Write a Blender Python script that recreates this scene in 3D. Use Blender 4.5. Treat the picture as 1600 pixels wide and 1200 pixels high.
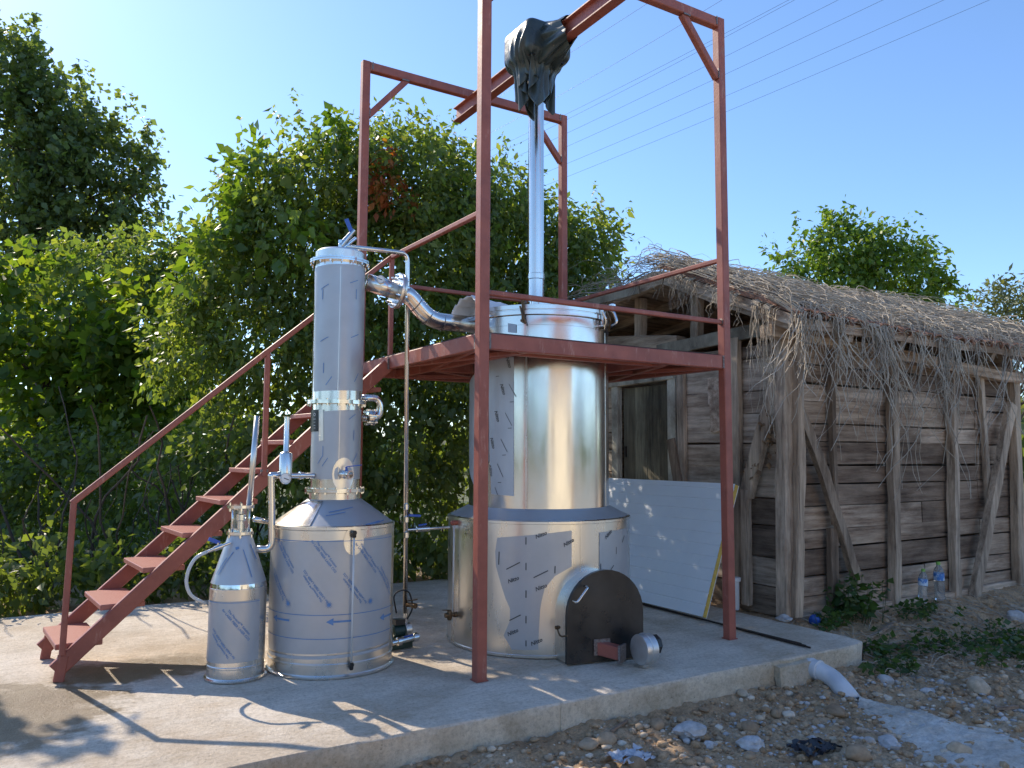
import bpy, bmesh, math, random
import numpy as np
from mathutils import Vector, Matrix, noise
for o in list(bpy.data.objects): bpy.data.objects.remove(o)
scene = bpy.context.scene
col = scene.collection
rnd = random.Random(7)
R = math.radians

# ------------------------------------------------------------------ camera
CAM = Vector((-2.4605, -4.3761, 1.4)); FPX = 1235.5
yaw, pitch, roll = R(31.549), R(4.979), R(0.28)
FW = Vector((math.sin(yaw)*math.cos(pitch), math.cos(yaw)*math.cos(pitch), math.sin(pitch)))
r0 = Vector((math.cos(yaw), -math.sin(yaw), 0)); u0 = r0.cross(FW)
RT = r0*math.cos(roll)+u0*math.sin(roll); UP = -r0*math.sin(roll)+u0*math.cos(roll)
cd = bpy.data.cameras.new('camera'); cam = bpy.data.objects.new('camera', cd); col.objects.link(cam)
cd.sensor_width = 36; cd.lens = FPX*36/1600; cd.clip_end = 2000; cd.clip_start = .05
mw = Matrix.Identity(4)
for i, a in enumerate((RT, UP, -FW)):
    for k in range(3): mw[k][i] = a[k]
for k in range(3): mw[k][3] = CAM[k]
cam.matrix_world = mw; scene.camera = cam

# ------------------------------------------------------------------ light
SUN_EL, SUN_DIR = R(38.0), Vector((-.25, .968, 0)).normalized()
w = bpy.data.worlds.new('World'); scene.world = w; w.use_nodes = True
nt = w.node_tree; nt.nodes.clear()
sky = nt.nodes.new('ShaderNodeTexSky'); sky.sky_type = 'NISHITA'; sky.sun_disc = False
sky.sun_elevation = SUN_EL; sky.sun_rotation = math.atan2(SUN_DIR.x, SUN_DIR.y)
sky.air_density = .95; sky.dust_density = .28; sky.ozone_density = 6.0; sky.altitude = 0
bg = nt.nodes.new('ShaderNodeBackground'); bg.inputs['Strength'].default_value = .12
wo = nt.nodes.new('ShaderNodeOutputWorld')
nt.links.new(sky.outputs[0], bg.inputs[0]); nt.links.new(bg.outputs[0], wo.inputs[0])
sd = bpy.data.lights.new('sun', 'SUN'); sd.energy = 2.7; sd.angle = R(.53); sd.color = (1, .89, .73)
sun = bpy.data.objects.new('sun', sd); col.objects.link(sun)
sv = Vector((SUN_DIR.x*math.cos(SUN_EL), SUN_DIR.y*math.cos(SUN_EL), math.sin(SUN_EL)))
sun.rotation_euler = sv.to_track_quat('Z', 'Y').to_euler()
vs = scene.view_settings; vs.view_transform = 'Standard'; vs.look = 'None'; vs.exposure = 1.1; vs.gamma = 1
try: scene.cycles.max_bounces = 8; scene.cycles.transparent_max_bounces = 8
except Exception: pass

# ------------------------------------------------------------------ design helpers: a point seen at a photo pixel, on a real plane
def ray(x, y): return FW+RT*((x-800)/FPX)+UP*((600-y)/FPX)
def G(x, y, z=0): d = ray(x, y); return CAM+d*((z-CAM.z)/d.z)
def AX(x, y, X): d = ray(x, y); return CAM+d*((X-CAM.x)/d.x)
def AY(x, y, Y): d = ray(x, y); return CAM+d*((Y-CAM.y)/d.y)
def DP(x, y, t): return CAM+ray(x, y)*t
def on_cyl(c, r, x, y):
    d = ray(x, y); ox, oy = CAM.x-c[0], CAM.y-c[1]
    A = d.x*d.x+d.y*d.y; B = ox*d.x+oy*d.y; Cc = ox*ox+oy*oy-r*r
    D = B*B-A*Cc
    t = (-B-math.sqrt(max(D, 0)))/A; q = CAM+d*t
    f0 = math.atan2(CAM.y-c[1], CAM.x-c[0]); th = math.atan2(q.y-c[1], q.x-c[0])-f0
    return f0+(th+math.pi) % (2*math.pi)-math.pi, q.z

# ------------------------------------------------------------------ materials
def node_mat(name):
    m = bpy.data.materials.new(name); m.use_nodes = True; nt = m.node_tree; nt.nodes.clear()
    o = nt.nodes.new('ShaderNodeOutputMaterial'); p = nt.nodes.new('ShaderNodeBsdfPrincipled')
    nt.links.new(p.outputs[0], o.inputs[0]); return m, nt, p, o
def pos(nt, scale=(1, 1, 1), rot=(0, 0, 0)):
    g = nt.nodes.new('ShaderNodeNewGeometry'); mp = nt.nodes.new('ShaderNodeMapping')
    mp.inputs['Scale'].default_value = scale; mp.inputs['Rotation'].default_value = rot
    nt.links.new(g.outputs['Position'], mp.inputs[0]); return mp.outputs[0]
def noise_n(nt, vec, scale, detail=6, rough=.6):
    n = nt.nodes.new('ShaderNodeTexNoise'); n.inputs['Scale'].default_value = scale
    n.inputs['Detail'].default_value = detail; n.inputs['Roughness'].default_value = rough
    nt.links.new(vec, n.inputs['Vector']); return n.outputs[0]
def ramp(nt, fac, stops):
    r = nt.nodes.new('ShaderNodeValToRGB'); e = r.color_ramp.elements
    while len(e) < len(stops): e.new(.5)
    for k, (p_, c) in enumerate(stops):
        e[k].position = p_; e[k].color = (*c, 1) if len(c) == 3 else c
    nt.links.new(fac, r.inputs[0]); return r.outputs[0]
def mixc(nt, fac, a, b, mode='MIX'):
    m = nt.nodes.new('ShaderNodeMix'); m.data_type = 'RGBA'; m.blend_type = mode
    for s, v in ((m.inputs[0], fac), (m.inputs[6], a), (m.inputs[7], b)):
        if hasattr(v, 'links'): nt.links.new(v, s)
        elif isinstance(v, (tuple, list)): s.default_value = (*v, 1) if len(v) == 3 else v
        else: s.default_value = v
    return m.outputs[2]
def bump(nt, p, h, strength=.3, dist=.01):
    b = nt.nodes.new('ShaderNodeBump'); b.inputs['Strength'].default_value = strength; b.inputs['Distance'].default_value = dist
    nt.links.new(h, b.inputs['Height']); nt.links.new(b.outputs[0], p.inputs['Normal'])
def M(name, a, b=None, rough=.5, metal=0, scale=8, stretch=(1, 1, 1), bmp=0, bscale=None, lo=.35, hi=.65, bdist=.01, rvar=0, objrand=0):
    m, nt, p, o = node_mat(name); v = pos(nt, stretch)
    if b is None: b = tuple(x*.8 for x in a)
    n = noise_n(nt, v, scale); c = ramp(nt, n, [(lo, a), (hi, b)])
    if objrand:
        oi = nt.nodes.new('ShaderNodeObjectInfo')
        f = ramp(nt, oi.outputs['Random'], [(0, (1-objrand,)*3), (1, (1+objrand*.6,)*3)])
        c = mixc(nt, 1.0, c, f, 'MULTIPLY')
    nt.links.new(c, p.inputs['Base Color'])
    p.inputs['Roughness'].default_value = rough; p.inputs['Metallic'].default_value = metal
    if rvar:
        rr = nt.nodes.new('ShaderNodeMapRange'); nt.links.new(noise_n(nt, v, scale*2.3), rr.inputs[0])
        rr.inputs[1].default_value = .3; rr.inputs[2].default_value = .7
        rr.inputs[3].default_value = max(.03, rough-rvar); rr.inputs[4].default_value = rough+rvar
        nt.links.new(rr.outputs[0], p.inputs['Roughness'])
    if bmp: bump(nt, p, noise_n(nt, v, bscale or scale*4, 8), bmp, bdist)
    return m
MT = {}
def primer():
    m, nt, p, o = node_mat('red_primer'); v = pos(nt)
    c = ramp(nt, noise_n(nt, v, 5, 8, .65), [(.36, (.37, .108, .072)), (.64, (.27, .076, .053))])
    dust = ramp(nt, noise_n(nt, pos(nt, (1, 1, .22)), 16, 10, .78), [(.56, (0, 0, 0)), (.72, (1, 1, 1))]); c = mixc(nt, dust, c, (.50, .26, .20))
    scuff = ramp(nt, noise_n(nt, v, 38, 6, .7), [(.68, (0, 0, 0)), (.74, (1, 1, 1))]); c = mixc(nt, scuff, c, (.17, .06, .045))
    nt.links.new(c, p.inputs['Base Color']); r_ = nt.nodes.new('ShaderNodeMapRange'); nt.links.new(noise_n(nt, v, 11), r_.inputs[0]); r_.inputs[3].default_value = .34; r_.inputs[4].default_value = .66
    nt.links.new(r_.outputs[0], p.inputs['Roughness']); bump(nt, p, noise_n(nt, v, 55, 8), .18, .006); return m
MT['primer'] = primer()
MT['primer_dark'] = M('dark_plate', (.05, .025, .022), (.03, .018, .016), .6, scale=10)
MT['weld'] = M('weld_grey', (.28, .26, .25), (.14, .10, .09), .45, .6, scale=80, bmp=.6, bscale=120)
MT['steel'] = M('stainless_steel', (.78, .75, .71), (.72, .69, .65), .2, 1, scale=5, stretch=(1, 1, .35), rvar=.05, bmp=.012, bscale=4, bdist=.01)
MT['steel_soft'] = M('satin_stainless', (.80, .76, .70), (.73, .69, .63), .29, 1, scale=4, stretch=(1, 1, .3), rvar=.06, bmp=.02, bscale=2.5, bdist=.01)
MT['steel_bright'] = M('polished_stainless', (.74, .73, .71), (.66, .65, .63), .13, 1, scale=9, rvar=.05)
MT['alu'] = M('cast_aluminium', (.72, .72, .71), (.62, .62, .61), .42, .85, scale=12, rvar=.1)
MT['film'] = M('blue_grey_film', (.47, .485, .505), (.42, .435, .455), .36, .35, scale=3, rvar=.08, bmp=.06, bscale=7, bdist=.02)
MT['film_b'] = M('pale_film', (.46, .50, .55), (.41, .45, .50), .36, .3, scale=3, rvar=.06, bmp=.07, bscale=9, bdist=.02)
MT['ink_blue'] = M('blue_print', (.10, .22, .45), (.14, .27, .50), .5, scale=30)
MT['ink_black'] = M('black_print', (.05, .055, .06), (.07, .075, .08), .5)
MT['black'] = M('black_plastic', (.012, .012, .013), (.02, .02, .02), .35, scale=20)
MT['blue'] = M('blue_lever', (.02, .09, .42), (.03, .12, .48), .35)
MT['doorsteel'] = M('mill_steel', (.085, .08, .075), (.04, .038, .037), .36, .7, scale=3.0, rvar=.14, lo=.3, hi=.7, bmp=.05)
MT['gauge'] = M('gauge_white', (.86, .86, .84), (.82, .82, .8), .4)
MT['rubber'] = M('rubber', (.02, .02, .02), (.03, .03, .03), .7)
MT['brass'] = M('tarnished_brass', (.20, .13, .07), (.10, .065, .04), .45, .8, scale=40)
MT['pumpgreen'] = M('pump_green', (.012, .035, .03), (.02, .05, .042), .4, scale=20)
MT['pvc'] = M('grey_pvc', (.64, .65, .67), (.56, .575, .60), .4, scale=7, bmp=.05)
MT['hose'] = M('clear_hose', (.62, .64, .64), (.55, .57, .57), .25)
MT['foam'] = M('yellow_foam', (.62, .43, .10), (.50, .33, .07), .9, scale=30, bmp=.5, bscale=90)
MT['panel'] = M('panel_white', (.80, .82, .83), (.75, .77, .79), .35, 0, scale=2, rvar=.08, bmp=.05, bscale=6, bdist=.03)
MT['tarp'] = M('dark_tarp', (.03, .042, .042), (.045, .06, .055), .3, scale=5, bmp=.2, bscale=11, bdist=.02, rvar=.08)
MT['rebar'] = M('dark_bar', (.03, .026, .025), (.06, .04, .032), .6, .5, scale=30)
MT['white_plastic'] = M('white_plastic', (.68, .69, .70), (.6, .61, .62), .4)
MT['bark'] = M('bark', (.10, .075, .055), (.05, .04, .03), .9, scale=6, stretch=(1, 1, .25), bmp=.6, bscale=14, bdist=.03)
MT['deadvine'] = M('dead_vine_stem', (.56, .49, .39), (.36, .30, .235), .85, scale=5)
MT['tile'] = M('clay_tile', (.33, .155, .09), (.20, .12, .085), .85, scale=14, bmp=.3, bscale=40, objrand=.3)
MT['dryleaf'] = M('dry_leaf', (.26, .15, .07), (.16, .09, .045), .8, scale=12)
MT['wire'] = M('wire', (.07, .07, .075), (.09, .09, .09), .4, .3)
MT['cream'] = M('cream_plaster', (.74, .66, .50), (.69, .61, .46), .85, scale=2, bmp=.1)
MT['paperwhite'] = M('white_scrap', (.62, .63, .66), (.45, .47, .52), .5, scale=30, bmp=.5)
MT['blackscrap'] = M('black_scrap', (.015, .016, .02), (.03, .032, .04), .35, scale=20)
def wood(name, a, b, stretch, dark=(.06, .048, .04), bm=.6):
    m, nt, p, o = node_mat(name); v = pos(nt, stretch)
    n1 = noise_n(nt, v, 9, 12, .72); c = ramp(nt, n1, [(.30, dark), (.42, b), (.55, a), (.72, tuple(min(.75, x*1.35) for x in a))])
    n2 = noise_n(nt, pos(nt, tuple(.3+.7*min(1, q) for q in stretch)), 2.6, 6, .65); g = ramp(nt, n2, [(.33, (.34, .30, .27)), (.5, (.85, .82, .8)), (.66, (1.2, 1.18, 1.15))])
    c = mixc(nt, .9, c, g, 'MULTIPLY')
    oi = nt.nodes.new('ShaderNodeObjectInfo'); f = ramp(nt, oi.outputs['Random'], [(0, (.5, .45, .42)), (.5, (.95, .9, .86)), (1, (1.3, 1.3, 1.32))])
    c = mixc(nt, 1, c, f, 'MULTIPLY'); nt.links.new(c, p.inputs['Base Color']); p.inputs['Roughness'].default_value = .85
    bump(nt, p, noise_n(nt, v, 26, 10, .75), bm, .02); return m
MT['wood_x'] = wood('plank_wood', (.54, .43, .325), (.35, .25, .175), (.16, 2, 2.2))
MT['wood_y'] = wood('end_wall_wood', (.55, .46, .36), (.36, .28, .21), (2, .16, 2.2))
MT['wood_z'] = wood('post_wood', (.53, .43, .325), (.36, .28, .205), (2.4, 2.4, .14))
MT['wood_pale'] = wood('pale_weathered_wood', (.50, .48, .39), (.36, .335, .27), (2.4, .5, .3))
MT['wood_door'] = wood('mossy_door_wood', (.26, .245, .17), (.16, .15, .105), (2.4, 2.4, .15))
def leaf_mat(name, cols, trans=.45, rough=.45):
    m, nt, p, o = node_mat(name)
    g = nt.nodes.new('ShaderNodeNewGeometry')
    n = len(cols); c = ramp(nt, g.outputs['Random Per Island'], [(k/max(1, n-1), cc) for k, cc in enumerate(cols)])
    nt.links.new(c, p.inputs['Base Color']); p.inputs['Roughness'].default_value = rough
    t = nt.nodes.new('ShaderNodeBsdfTranslucent')
    tc = mixc(nt, 1, c, (2.7, 2.4, .65, 1), 'MULTIPLY'); nt.links.new(tc, t.inputs[0])
    mx = nt.nodes.new('ShaderNodeMixShader'); mx.inputs[0].default_value = trans
    nt.links.new(p.outputs[0], mx.inputs[1]); nt.links.new(t.outputs[0], mx.inputs[2]); nt.links.new(mx.outputs[0], o.inputs[0])
    return m
MT['leaf_vine'] = leaf_mat('vine_leaf', [(.075, .12, .045), (.10, .155, .05), (.125, .18, .055), (.17, .205, .06)], .52)
MT['leaf_fig'] = leaf_mat('fig_leaf', [(.06, .11, .022), (.085, .15, .028), (.12, .18, .03), (.15, .19, .035)], .58)
MT['leaf_poplar'] = leaf_mat('poplar_leaf', [(.07, .11, .055), (.095, .14, .06), (.13, .17, .065)], .5)
MT['leaf_dark'] = leaf_mat('undergrowth_leaf', [(.075, .115, .045), (.10, .145, .05), (.135, .175, .055)], .5)
MT['leaf_red'] = leaf_mat('red_leaf', [(.22, .045, .02), (.28, .09, .025), (.2, .12, .03)], .4)
MT['leaf_bright'] = leaf_mat('bright_leaf', [(.06, .12, .02), (.09, .16, .025), (.13, .19, .03)], .45)
MT['leaf_olive'] = leaf_mat('olive_leaf', [(.10, .12, .06), (.13, .15, .07), (.08, .10, .05)], .3)
MT['weed'] = leaf_mat('weed_leaf', [(.035, .075, .02), (.05, .10, .028), (.075, .13, .035)], .3)

# concrete, dirt, cement
def concrete(name, a, b, wet=False, sc=2.2):
    m, nt, p, o = node_mat(name); v = pos(nt)
    c = ramp(nt, noise_n(nt, v, sc, 8, .62), [(.3, b), (.62, a)])
    fine = ramp(nt, noise_n(nt, v, 42, 8, .8), [(.34, (.62, .6, .57)), (.5, (.95, .95, .95)), (.66, (1.12, 1.12, 1.12))])
    c = mixc(nt, .85, c, fine, 'MULTIPLY')
    stain = ramp(nt, noise_n(nt, v, .9, 10, .72), [(.42, (.70, .63, .54)), (.56, (1, 1, 1))]); c = mixc(nt, .75, c, stain, 'MULTIPLY')
    streak = ramp(nt, noise_n(nt, pos(nt, (1.2, 7, 3), (0, 0, .4)), 2.4, 8, .7), [(.36, (.80, .76, .70)), (.5, (1, 1, 1))]); c = mixc(nt, .6, c, streak, 'MULTIPLY')
    vn = nt.nodes.new('ShaderNodeTexVoronoi'); vn.inputs['Scale'].default_value = 17; nt.links.new(v, vn.inputs['Vector'])
    pit = ramp(nt, vn.outputs['Distance'], [(.05, (.35, .31, .27)), (.11, (1, 1, 1))]); c = mixc(nt, .5, c, pit, 'MULTIPLY')
    p.inputs['Roughness'].default_value = .88
    if wet:
        x = nt.nodes.new('ShaderNodeSeparateXYZ'); nt.links.new(v, x.inputs[0])
        def blob(cx, cy, rx, ry):
            q = nt.nodes.new('ShaderNodeMapping'); q.vector_type = 'TEXTURE'
            q.inputs['Location'].default_value = (cx, cy, 0); q.inputs['Scale'].default_value = (rx, ry, 1)
            nt.links.new(v, q.inputs[0]); L = nt.nodes.new('ShaderNodeVectorMath'); L.operation = 'LENGTH'
            nt.links.new(q.outputs[0], L.inputs[0])
            a_ = nt.nodes.new('ShaderNodeMath'); a_.operation = 'MULTIPLY_ADD'; a_.inputs[1].default_value = 1.5
            nt.links.new(noise_n(nt, v, 5, 8, .7), a_.inputs[0]); nt.links.new(L.outputs['Value'], a_.inputs[2])
            return ramp(nt, a_.outputs[0], [(.78/1, (1, 1, 1)), (1.0, (0, 0, 0))]) if False else a_.outputs[0]
        def mask(o_):
            mr = nt.nodes.new('ShaderNodeMapRange'); nt.links.new(o_, mr.inputs[0])
            mr.inputs[1].default_value = 1.45; mr.inputs[2].default_value = 1.7; mr.inputs[3].default_value = 1; mr.inputs[4].default_value = 0
            return mr.outputs[0]
        mk = nt.nodes.new('ShaderNodeMath'); mk.operation = 'MAXIMUM'
        nt.links.new(mask(blob(-2.55, .75, .75, .75)), mk.inputs[0]); nt.links.new(mask(blob(-1.75, 1.35, .7, .35)), mk.inputs[1])
        c = mixc(nt, mk.outputs[0], c, mixc(nt, 1, c, (.40, .33, .24), 'MULTIPLY'))
        rr = nt.nodes.new('ShaderNodeMapRange'); nt.links.new(mk.outputs[0], rr.inputs[0])
        rr.inputs[3].default_value = .88; rr.inputs[4].default_value = .35; nt.links.new(rr.outputs[0], p.inputs['Roughness'])
    nt.links.new(c, p.inputs['Base Color'])
    ad = nt.nodes.new('ShaderNodeMath'); nt.links.new(noise_n(nt, v, 60, 8, .75), ad.inputs[0]); nt.links.new(noise_n(nt, v, 7, 6), ad.inputs[1])
    bump(nt, p, ad.outputs[0], .7, .02); return m
MT['concrete'] = concrete('slab_concrete', (.80, .70, .58), (.64, .555, .45), True)
MT['concrete_edge'] = concrete('formed_concrete', (.80, .71, .57), (.62, .54, .42), False, 4)
MT['cement'] = concrete('spilled_cement', (.82, .78, .71), (.64, .60, .54), False, 9)
MT['block'] = MT['concrete_edge']
def dirt():
    m, nt, p, o = node_mat('dirt'); v = pos(nt)
    c = ramp(nt, noise_n(nt, v, 3.2, 8, .65), [(.3, (.42, .26, .14)), (.5, (.60, .41, .24)), (.7, (.72, .54, .36))])
    f = ramp(nt, noise_n(nt, v, 60, 6, .7), [(.3, (.5, .48, .45)), (.6, (1.15, 1.12, 1.1))]); c = mixc(nt, .8, c, f, 'MULTIPLY')
    x = nt.nodes.new('ShaderNodeSeparateXYZ'); nt.links.new(v, x.inputs[0])
    mr = nt.nodes.new('ShaderNodeMapRange'); nt.links.new(x.outputs[1], mr.inputs[0]); mr.inputs[1].default_value = 4; mr.inputs[2].default_value = 6
    c = mixc(nt, mr.outputs[0], c, ramp(nt, noise_n(nt, v, 1.3, 8), [(.35, (.06, .085, .025)), (.65, (.16, .15, .06))]))
    my = nt.nodes.new('ShaderNodeMapRange'); nt.links.new(x.outputs[1], my.inputs[0]); my.inputs[1].default_value = -2.9; my.inputs[2].default_value = -3.6   # unseen ground behind the camera, made pale to bounce light into the shade
    c = mixc(nt, my.outputs[0], c, ramp(nt, noise_n(nt, v, 2.3, 8), [(.35, (.40, .36, .30)), (.65, (.52, .48, .41))]))
    nt.links.new(c, p.inputs['Base Color']); p.inputs['Roughness'].default_value = .95
    bump(nt, p, noise_n(nt, v, 45, 10, .75), .9, .03); return m
MT['dirt'] = dirt()
def stone_mat():
    m, nt, p, o = node_mat('stone'); v = pos(nt); g = nt.nodes.new('ShaderNodeNewGeometry'); oi = nt.nodes.new('ShaderNodeObjectInfo')
    ad = nt.nodes.new('ShaderNodeMath'); nt.links.new(g.outputs['Random Per Island'], ad.inputs[0]); nt.links.new(oi.outputs['Random'], ad.inputs[1])
    fr = nt.nodes.new('ShaderNodeMath'); fr.operation = 'FRACT'; nt.links.new(ad.outputs[0], fr.inputs[0])
    c = ramp(nt, fr.outputs[0], [(0, (.30, .20, .115)), (.4, (.44, .32, .205)), (.8, (.58, .47, .34)), (1, (.72, .64, .52))])
    c = mixc(nt, .7, c, ramp(nt, noise_n(nt, v, 25, 6), [(.3, (.55, .52, .5)), (.65, (1.1, 1.1, 1.1))]), 'MULTIPLY')
    nt.links.new(c, p.inputs['Base Color']); p.inputs['Roughness'].default_value = .85
    bump(nt, p, noise_n(nt, v, 70, 6), .3, .006); return m
MT['stone'] = stone_mat()
MT['rubble'] = M('concrete_rubble', (.55, .54, .53), (.36, .35, .34), .9, scale=25, bmp=.6, bscale=60)
def tread_mat():
    m, nt, p, o = node_mat('checker_plate_primer')
    p.inputs['Base Color'].default_value = (.44, .155, .115, 1); p.inputs['Roughness'].default_value = .42
    v = pos(nt, (1, 1, 1), (0, 0, R(35))); b = nt.nodes.new('ShaderNodeTexBrick'); b.inputs['Scale'].default_value = 30
    b.inputs['Color1'].default_value = (1, 1, 1, 1); b.inputs['Color2'].default_value = (1, 1, 1, 1); b.inputs['Mortar'].default_value = (0, 0, 0, 1)
    b.inputs['Mortar Size'].default_value = .04
    nt.links.new(v, b.inputs['Vector']); bump(nt, p, b.outputs[0], .7, .004); return m
MT['tread'] = tread_mat()
def glass_mat(name, colr=(.9, .95, .95)):
    m, nt, p, o = node_mat(name); p.inputs['Base Color'].default_value = (*colr, 1)
    p.inputs['Roughness'].default_value = .06; p.inputs['Transmission Weight'].default_value = .92; p.inputs['IOR'].default_value = 1.4; return m
MT['glass'] = glass_mat('sight_glass')
MT['bottle'] = glass_mat('bottle_plastic', (.8, .88, .95))
def dial_mat():
    return MT['gauge']

# ------------------------------------------------------------------ mesh helpers
def link(name, me, mat, parent=None, smooth=False, **tags):
    if mat is not None and not me.materials: me.materials.append(MT[mat] if isinstance(mat, str) else mat)
    o = bpy.data.objects.new(name, me); col.objects.link(o)
    if parent is not None:
        o.parent = parent
        if parent.type == 'EMPTY': o.matrix_parent_inverse = Matrix.Translation(-Vector(parent.location))
    if smooth:
        me.polygons.foreach_set('use_smooth', [True]*len(me.polygons))
        if smooth != True:
            try: me.set_sharp_from_angle(angle=R(smooth))
            except Exception: pass
    tag(o, **tags); return o
def tag(o, label=None, cat=None, group=None, kind=None):
    if label: o['label'] = label
    if cat: o['category'] = cat
    if group: o['group'] = group
    if kind: o['kind'] = kind
    return o
def empty(name, loc, label, cat, group=None):
    o = bpy.data.objects.new(name, None); col.objects.link(o); o.empty_display_size = .1
    o.location = loc; tag(o, label, cat, group); return o
class MB:
    def __init__(s): s.v = []; s.f = []
    def add(s, vs, fs):
        b = len(s.v); s.v += [tuple(q) for q in vs]; s.f += [tuple(b+i for i in f) for f in fs]; return s
    def prism(s, sec, p0, p1, up=(0, 0, 1), sec1=None):
        """section (list of (a,b)) swept from p0 to p1; a along side, b along up"""
        p0, p1 = Vector(p0), Vector(p1); d = (p1-p0).normalized(); u = Vector(up)
        if abs(d.dot(u)) > .99: u = Vector((0, 1, 0))
        side = d.cross(u).normalized(); u = side.cross(d).normalized(); n = len(sec)
        vs = [p0+side*a+u*b for a, b in sec]+[p1+side*a+u*b for a, b in (sec1 or sec)]
        fs = [(i, (i+1) % n, n+(i+1) % n, n+i) for i in range(n)]+[tuple(range(n))[::-1], tuple(range(n, 2*n))]
        return s.add(vs, fs)
    def bar(s, p0, p1, w_, h_, up=(0, 0, 1), c=.006):
        a, b = w_/2, h_/2; c = min(c, a*.4, b*.4)
        sec = [(-a+c, -b), (a-c, -b), (a, -b+c), (a, b-c), (a-c, b), (-a+c, b), (-a, b-c), (-a, -b+c)]
        return s.prism(sec, p0, p1, up)
    def box(s, c, sz, rz=0):
        c = Vector(c); m = Matrix.Rotation(rz, 3, 'Z'); hx, hy, hz = sz[0]/2, sz[1]/2, sz[2]/2
        vs = [c+m @ Vector((x, y, z)) for z in (-hz, hz) for y in (-hy, hy) for x in (-hx, hx)]
        return s.add(vs, [(0, 2, 3, 1), (4, 5, 7, 6), (0, 1, 5, 4), (2, 6, 7, 3), (0, 4, 6, 2), (1, 3, 7, 5)])
    def lathe(s, prof, c=(0, 0, 0), seg=48, axis=(0, 0, 1), close=True):
        c = Vector(c); ax = Vector(axis).normalized(); q = Vector((0, 0, 1)).rotation_difference(ax)
        vs = []; n = len(prof)
        for k in range(seg):
            a = 2*math.pi*k/seg
            for r_, z_ in prof: vs.append(c+q @ Vector((r_*math.cos(a), r_*math.sin(a), z_)))
        fs = [(k*n+i, ((k+1) % seg)*n+i, ((k+1) % seg)*n+i+1, k*n+i+1) for k in range(seg) for i in range(n-1)]
        if close:
            if prof[0][0] > 1e-6: fs.append(tuple(k*n for k in range(seg))[::-1])
            if prof[-1][0] > 1e-6: fs.append(tuple(k*n+n-1 for k in range(seg)))
        return s.add(vs, fs)
    def tube(s, pts, r_, seg=14, cap=True):
        pts = [Vector(p) for p in pts]; n = len(pts); vs = []; rr = r_ if isinstance(r_, (list, tuple)) else [r_]*n
        t0 = (pts[1]-pts[0]).normalized(); u = Vector((0, 0, 1)) if abs(t0.z) < .9 else Vector((1, 0, 0))
        u = (u-t0*u.dot(t0)).normalized()
        for i in range(n):
            t = (pts[min(i+1, n-1)]-pts[max(i-1, 0)]).normalized(); u = (u-t*u.dot(t)).normalized(); b = t.cross(u)
            for k in range(seg):
                a = 2*math.pi*k/seg; vs.append(pts[i]+(u*math.cos(a)+b*math.sin(a))*rr[i])
        fs = [(i*seg+k, i*seg+(k+1) % seg, (i+1)*seg+(k+1) % seg, (i+1)*seg+k) for i in range(n-1) for k in range(seg)]
        if cap: fs += [tuple(range(seg))[::-1], tuple(range((n-1)*seg, n*seg))]
        return s.add(vs, fs)
    def mesh(s, name):
        me = bpy.data.meshes.new(name); me.from_pydata([tuple(q) for q in s.v], [], s.f); me.update()
        bm = bmesh.new(); bm.from_mesh(me); bmesh.ops.recalc_face_normals(bm, faces=bm.faces); bm.to_mesh(me); bm.free(); return me
    def build(s, name, mat, parent=None, smooth=False, **tags): return link(name, s.mesh(name), mat, parent, smooth, **tags)
def fillet(pts, rad, n=8):
    pts = [Vector(p) for p in pts]; out = [pts[0]]
    for i in range(1, len(pts)-1):
        a, b, c = pts[i-1], pts[i], pts[i+1]; d0 = (a-b); d1 = (c-b)
        k = min(rad, d0.length*.49, d1.length*.49); p0 = b+d0.normalized()*k; p1 = b+d1.normalized()*k
        for j in range(n+1):
            t = j/n; out.append(p0*(1-t)**2+b*2*t*(1-t)+p1*t*t)
    out.append(pts[-1]); return out
def ring_bolts(parent, c, rad, z, n, mat='steel_bright', hr=.007, hh=.024, axis=(0, 0, 1), name='flange_bolts'):
    m = MB(); ax = Vector(axis).normalized(); q = Vector((0, 0, 1)).rotation_difference(ax)
    for k in range(n):
        a = 2*math.pi*(k+.3)/n; pp = Vector(c)+q @ Vector((rad*math.cos(a), rad*math.sin(a), z))
        m.lathe([(hr*.55, -hh*1.1), (hr*.55, -hh*.9), (hr, -hh*.9), (hr, -hh*.35), (hr*.6, -hh*.35), (hr*.6, hh*.35), (hr, hh*.35), (hr, hh*.8)], pp, 6, ax)
    return m.build(name, mat, parent, kind='stuff')
def film(parent, c, r_, left, right, mat='film', name='protective_film', nz=24, na=28, off=.003, label=None):
    """left/right: lists of photo pixels down the left and right border of a patch on a vertical drum"""
    L = [on_cyl(c, r_, *q) if len(q) == 2 else (q[0], q[1]) for q in left]; Rr = [on_cyl(c, r_, *q) if len(q) == 2 else (q[0], q[1]) for q in right]
    def interp(P_, t):
        t *= len(P_)-1; i = min(int(t), len(P_)-2); f = t-i
        return P_[i][0]*(1-f)+P_[i+1][0]*f, P_[i][1]*(1-f)+P_[i+1][1]*f
    vs = []
    for j in range(nz+1):
        a0, z0 = interp(L, j/nz); a1, z1 = interp(Rr, j/nz)
        for k in range(na+1):
            t = k/na; a = a0*(1-t)+a1*t; z = z0*(1-t)+z1*t
            vs.append((c[0]+(r_+off)*math.cos(a), c[1]+(r_+off)*math.sin(a), z))
    fs = [(j*(na+1)+k, j*(na+1)+k+1, (j+1)*(na+1)+k+1, (j+1)*(na+1)+k) for j in range(nz) for k in range(na)]
    return MB().add(vs, fs).build(name, mat, parent, True, label=label)
_tc = {}
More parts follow.
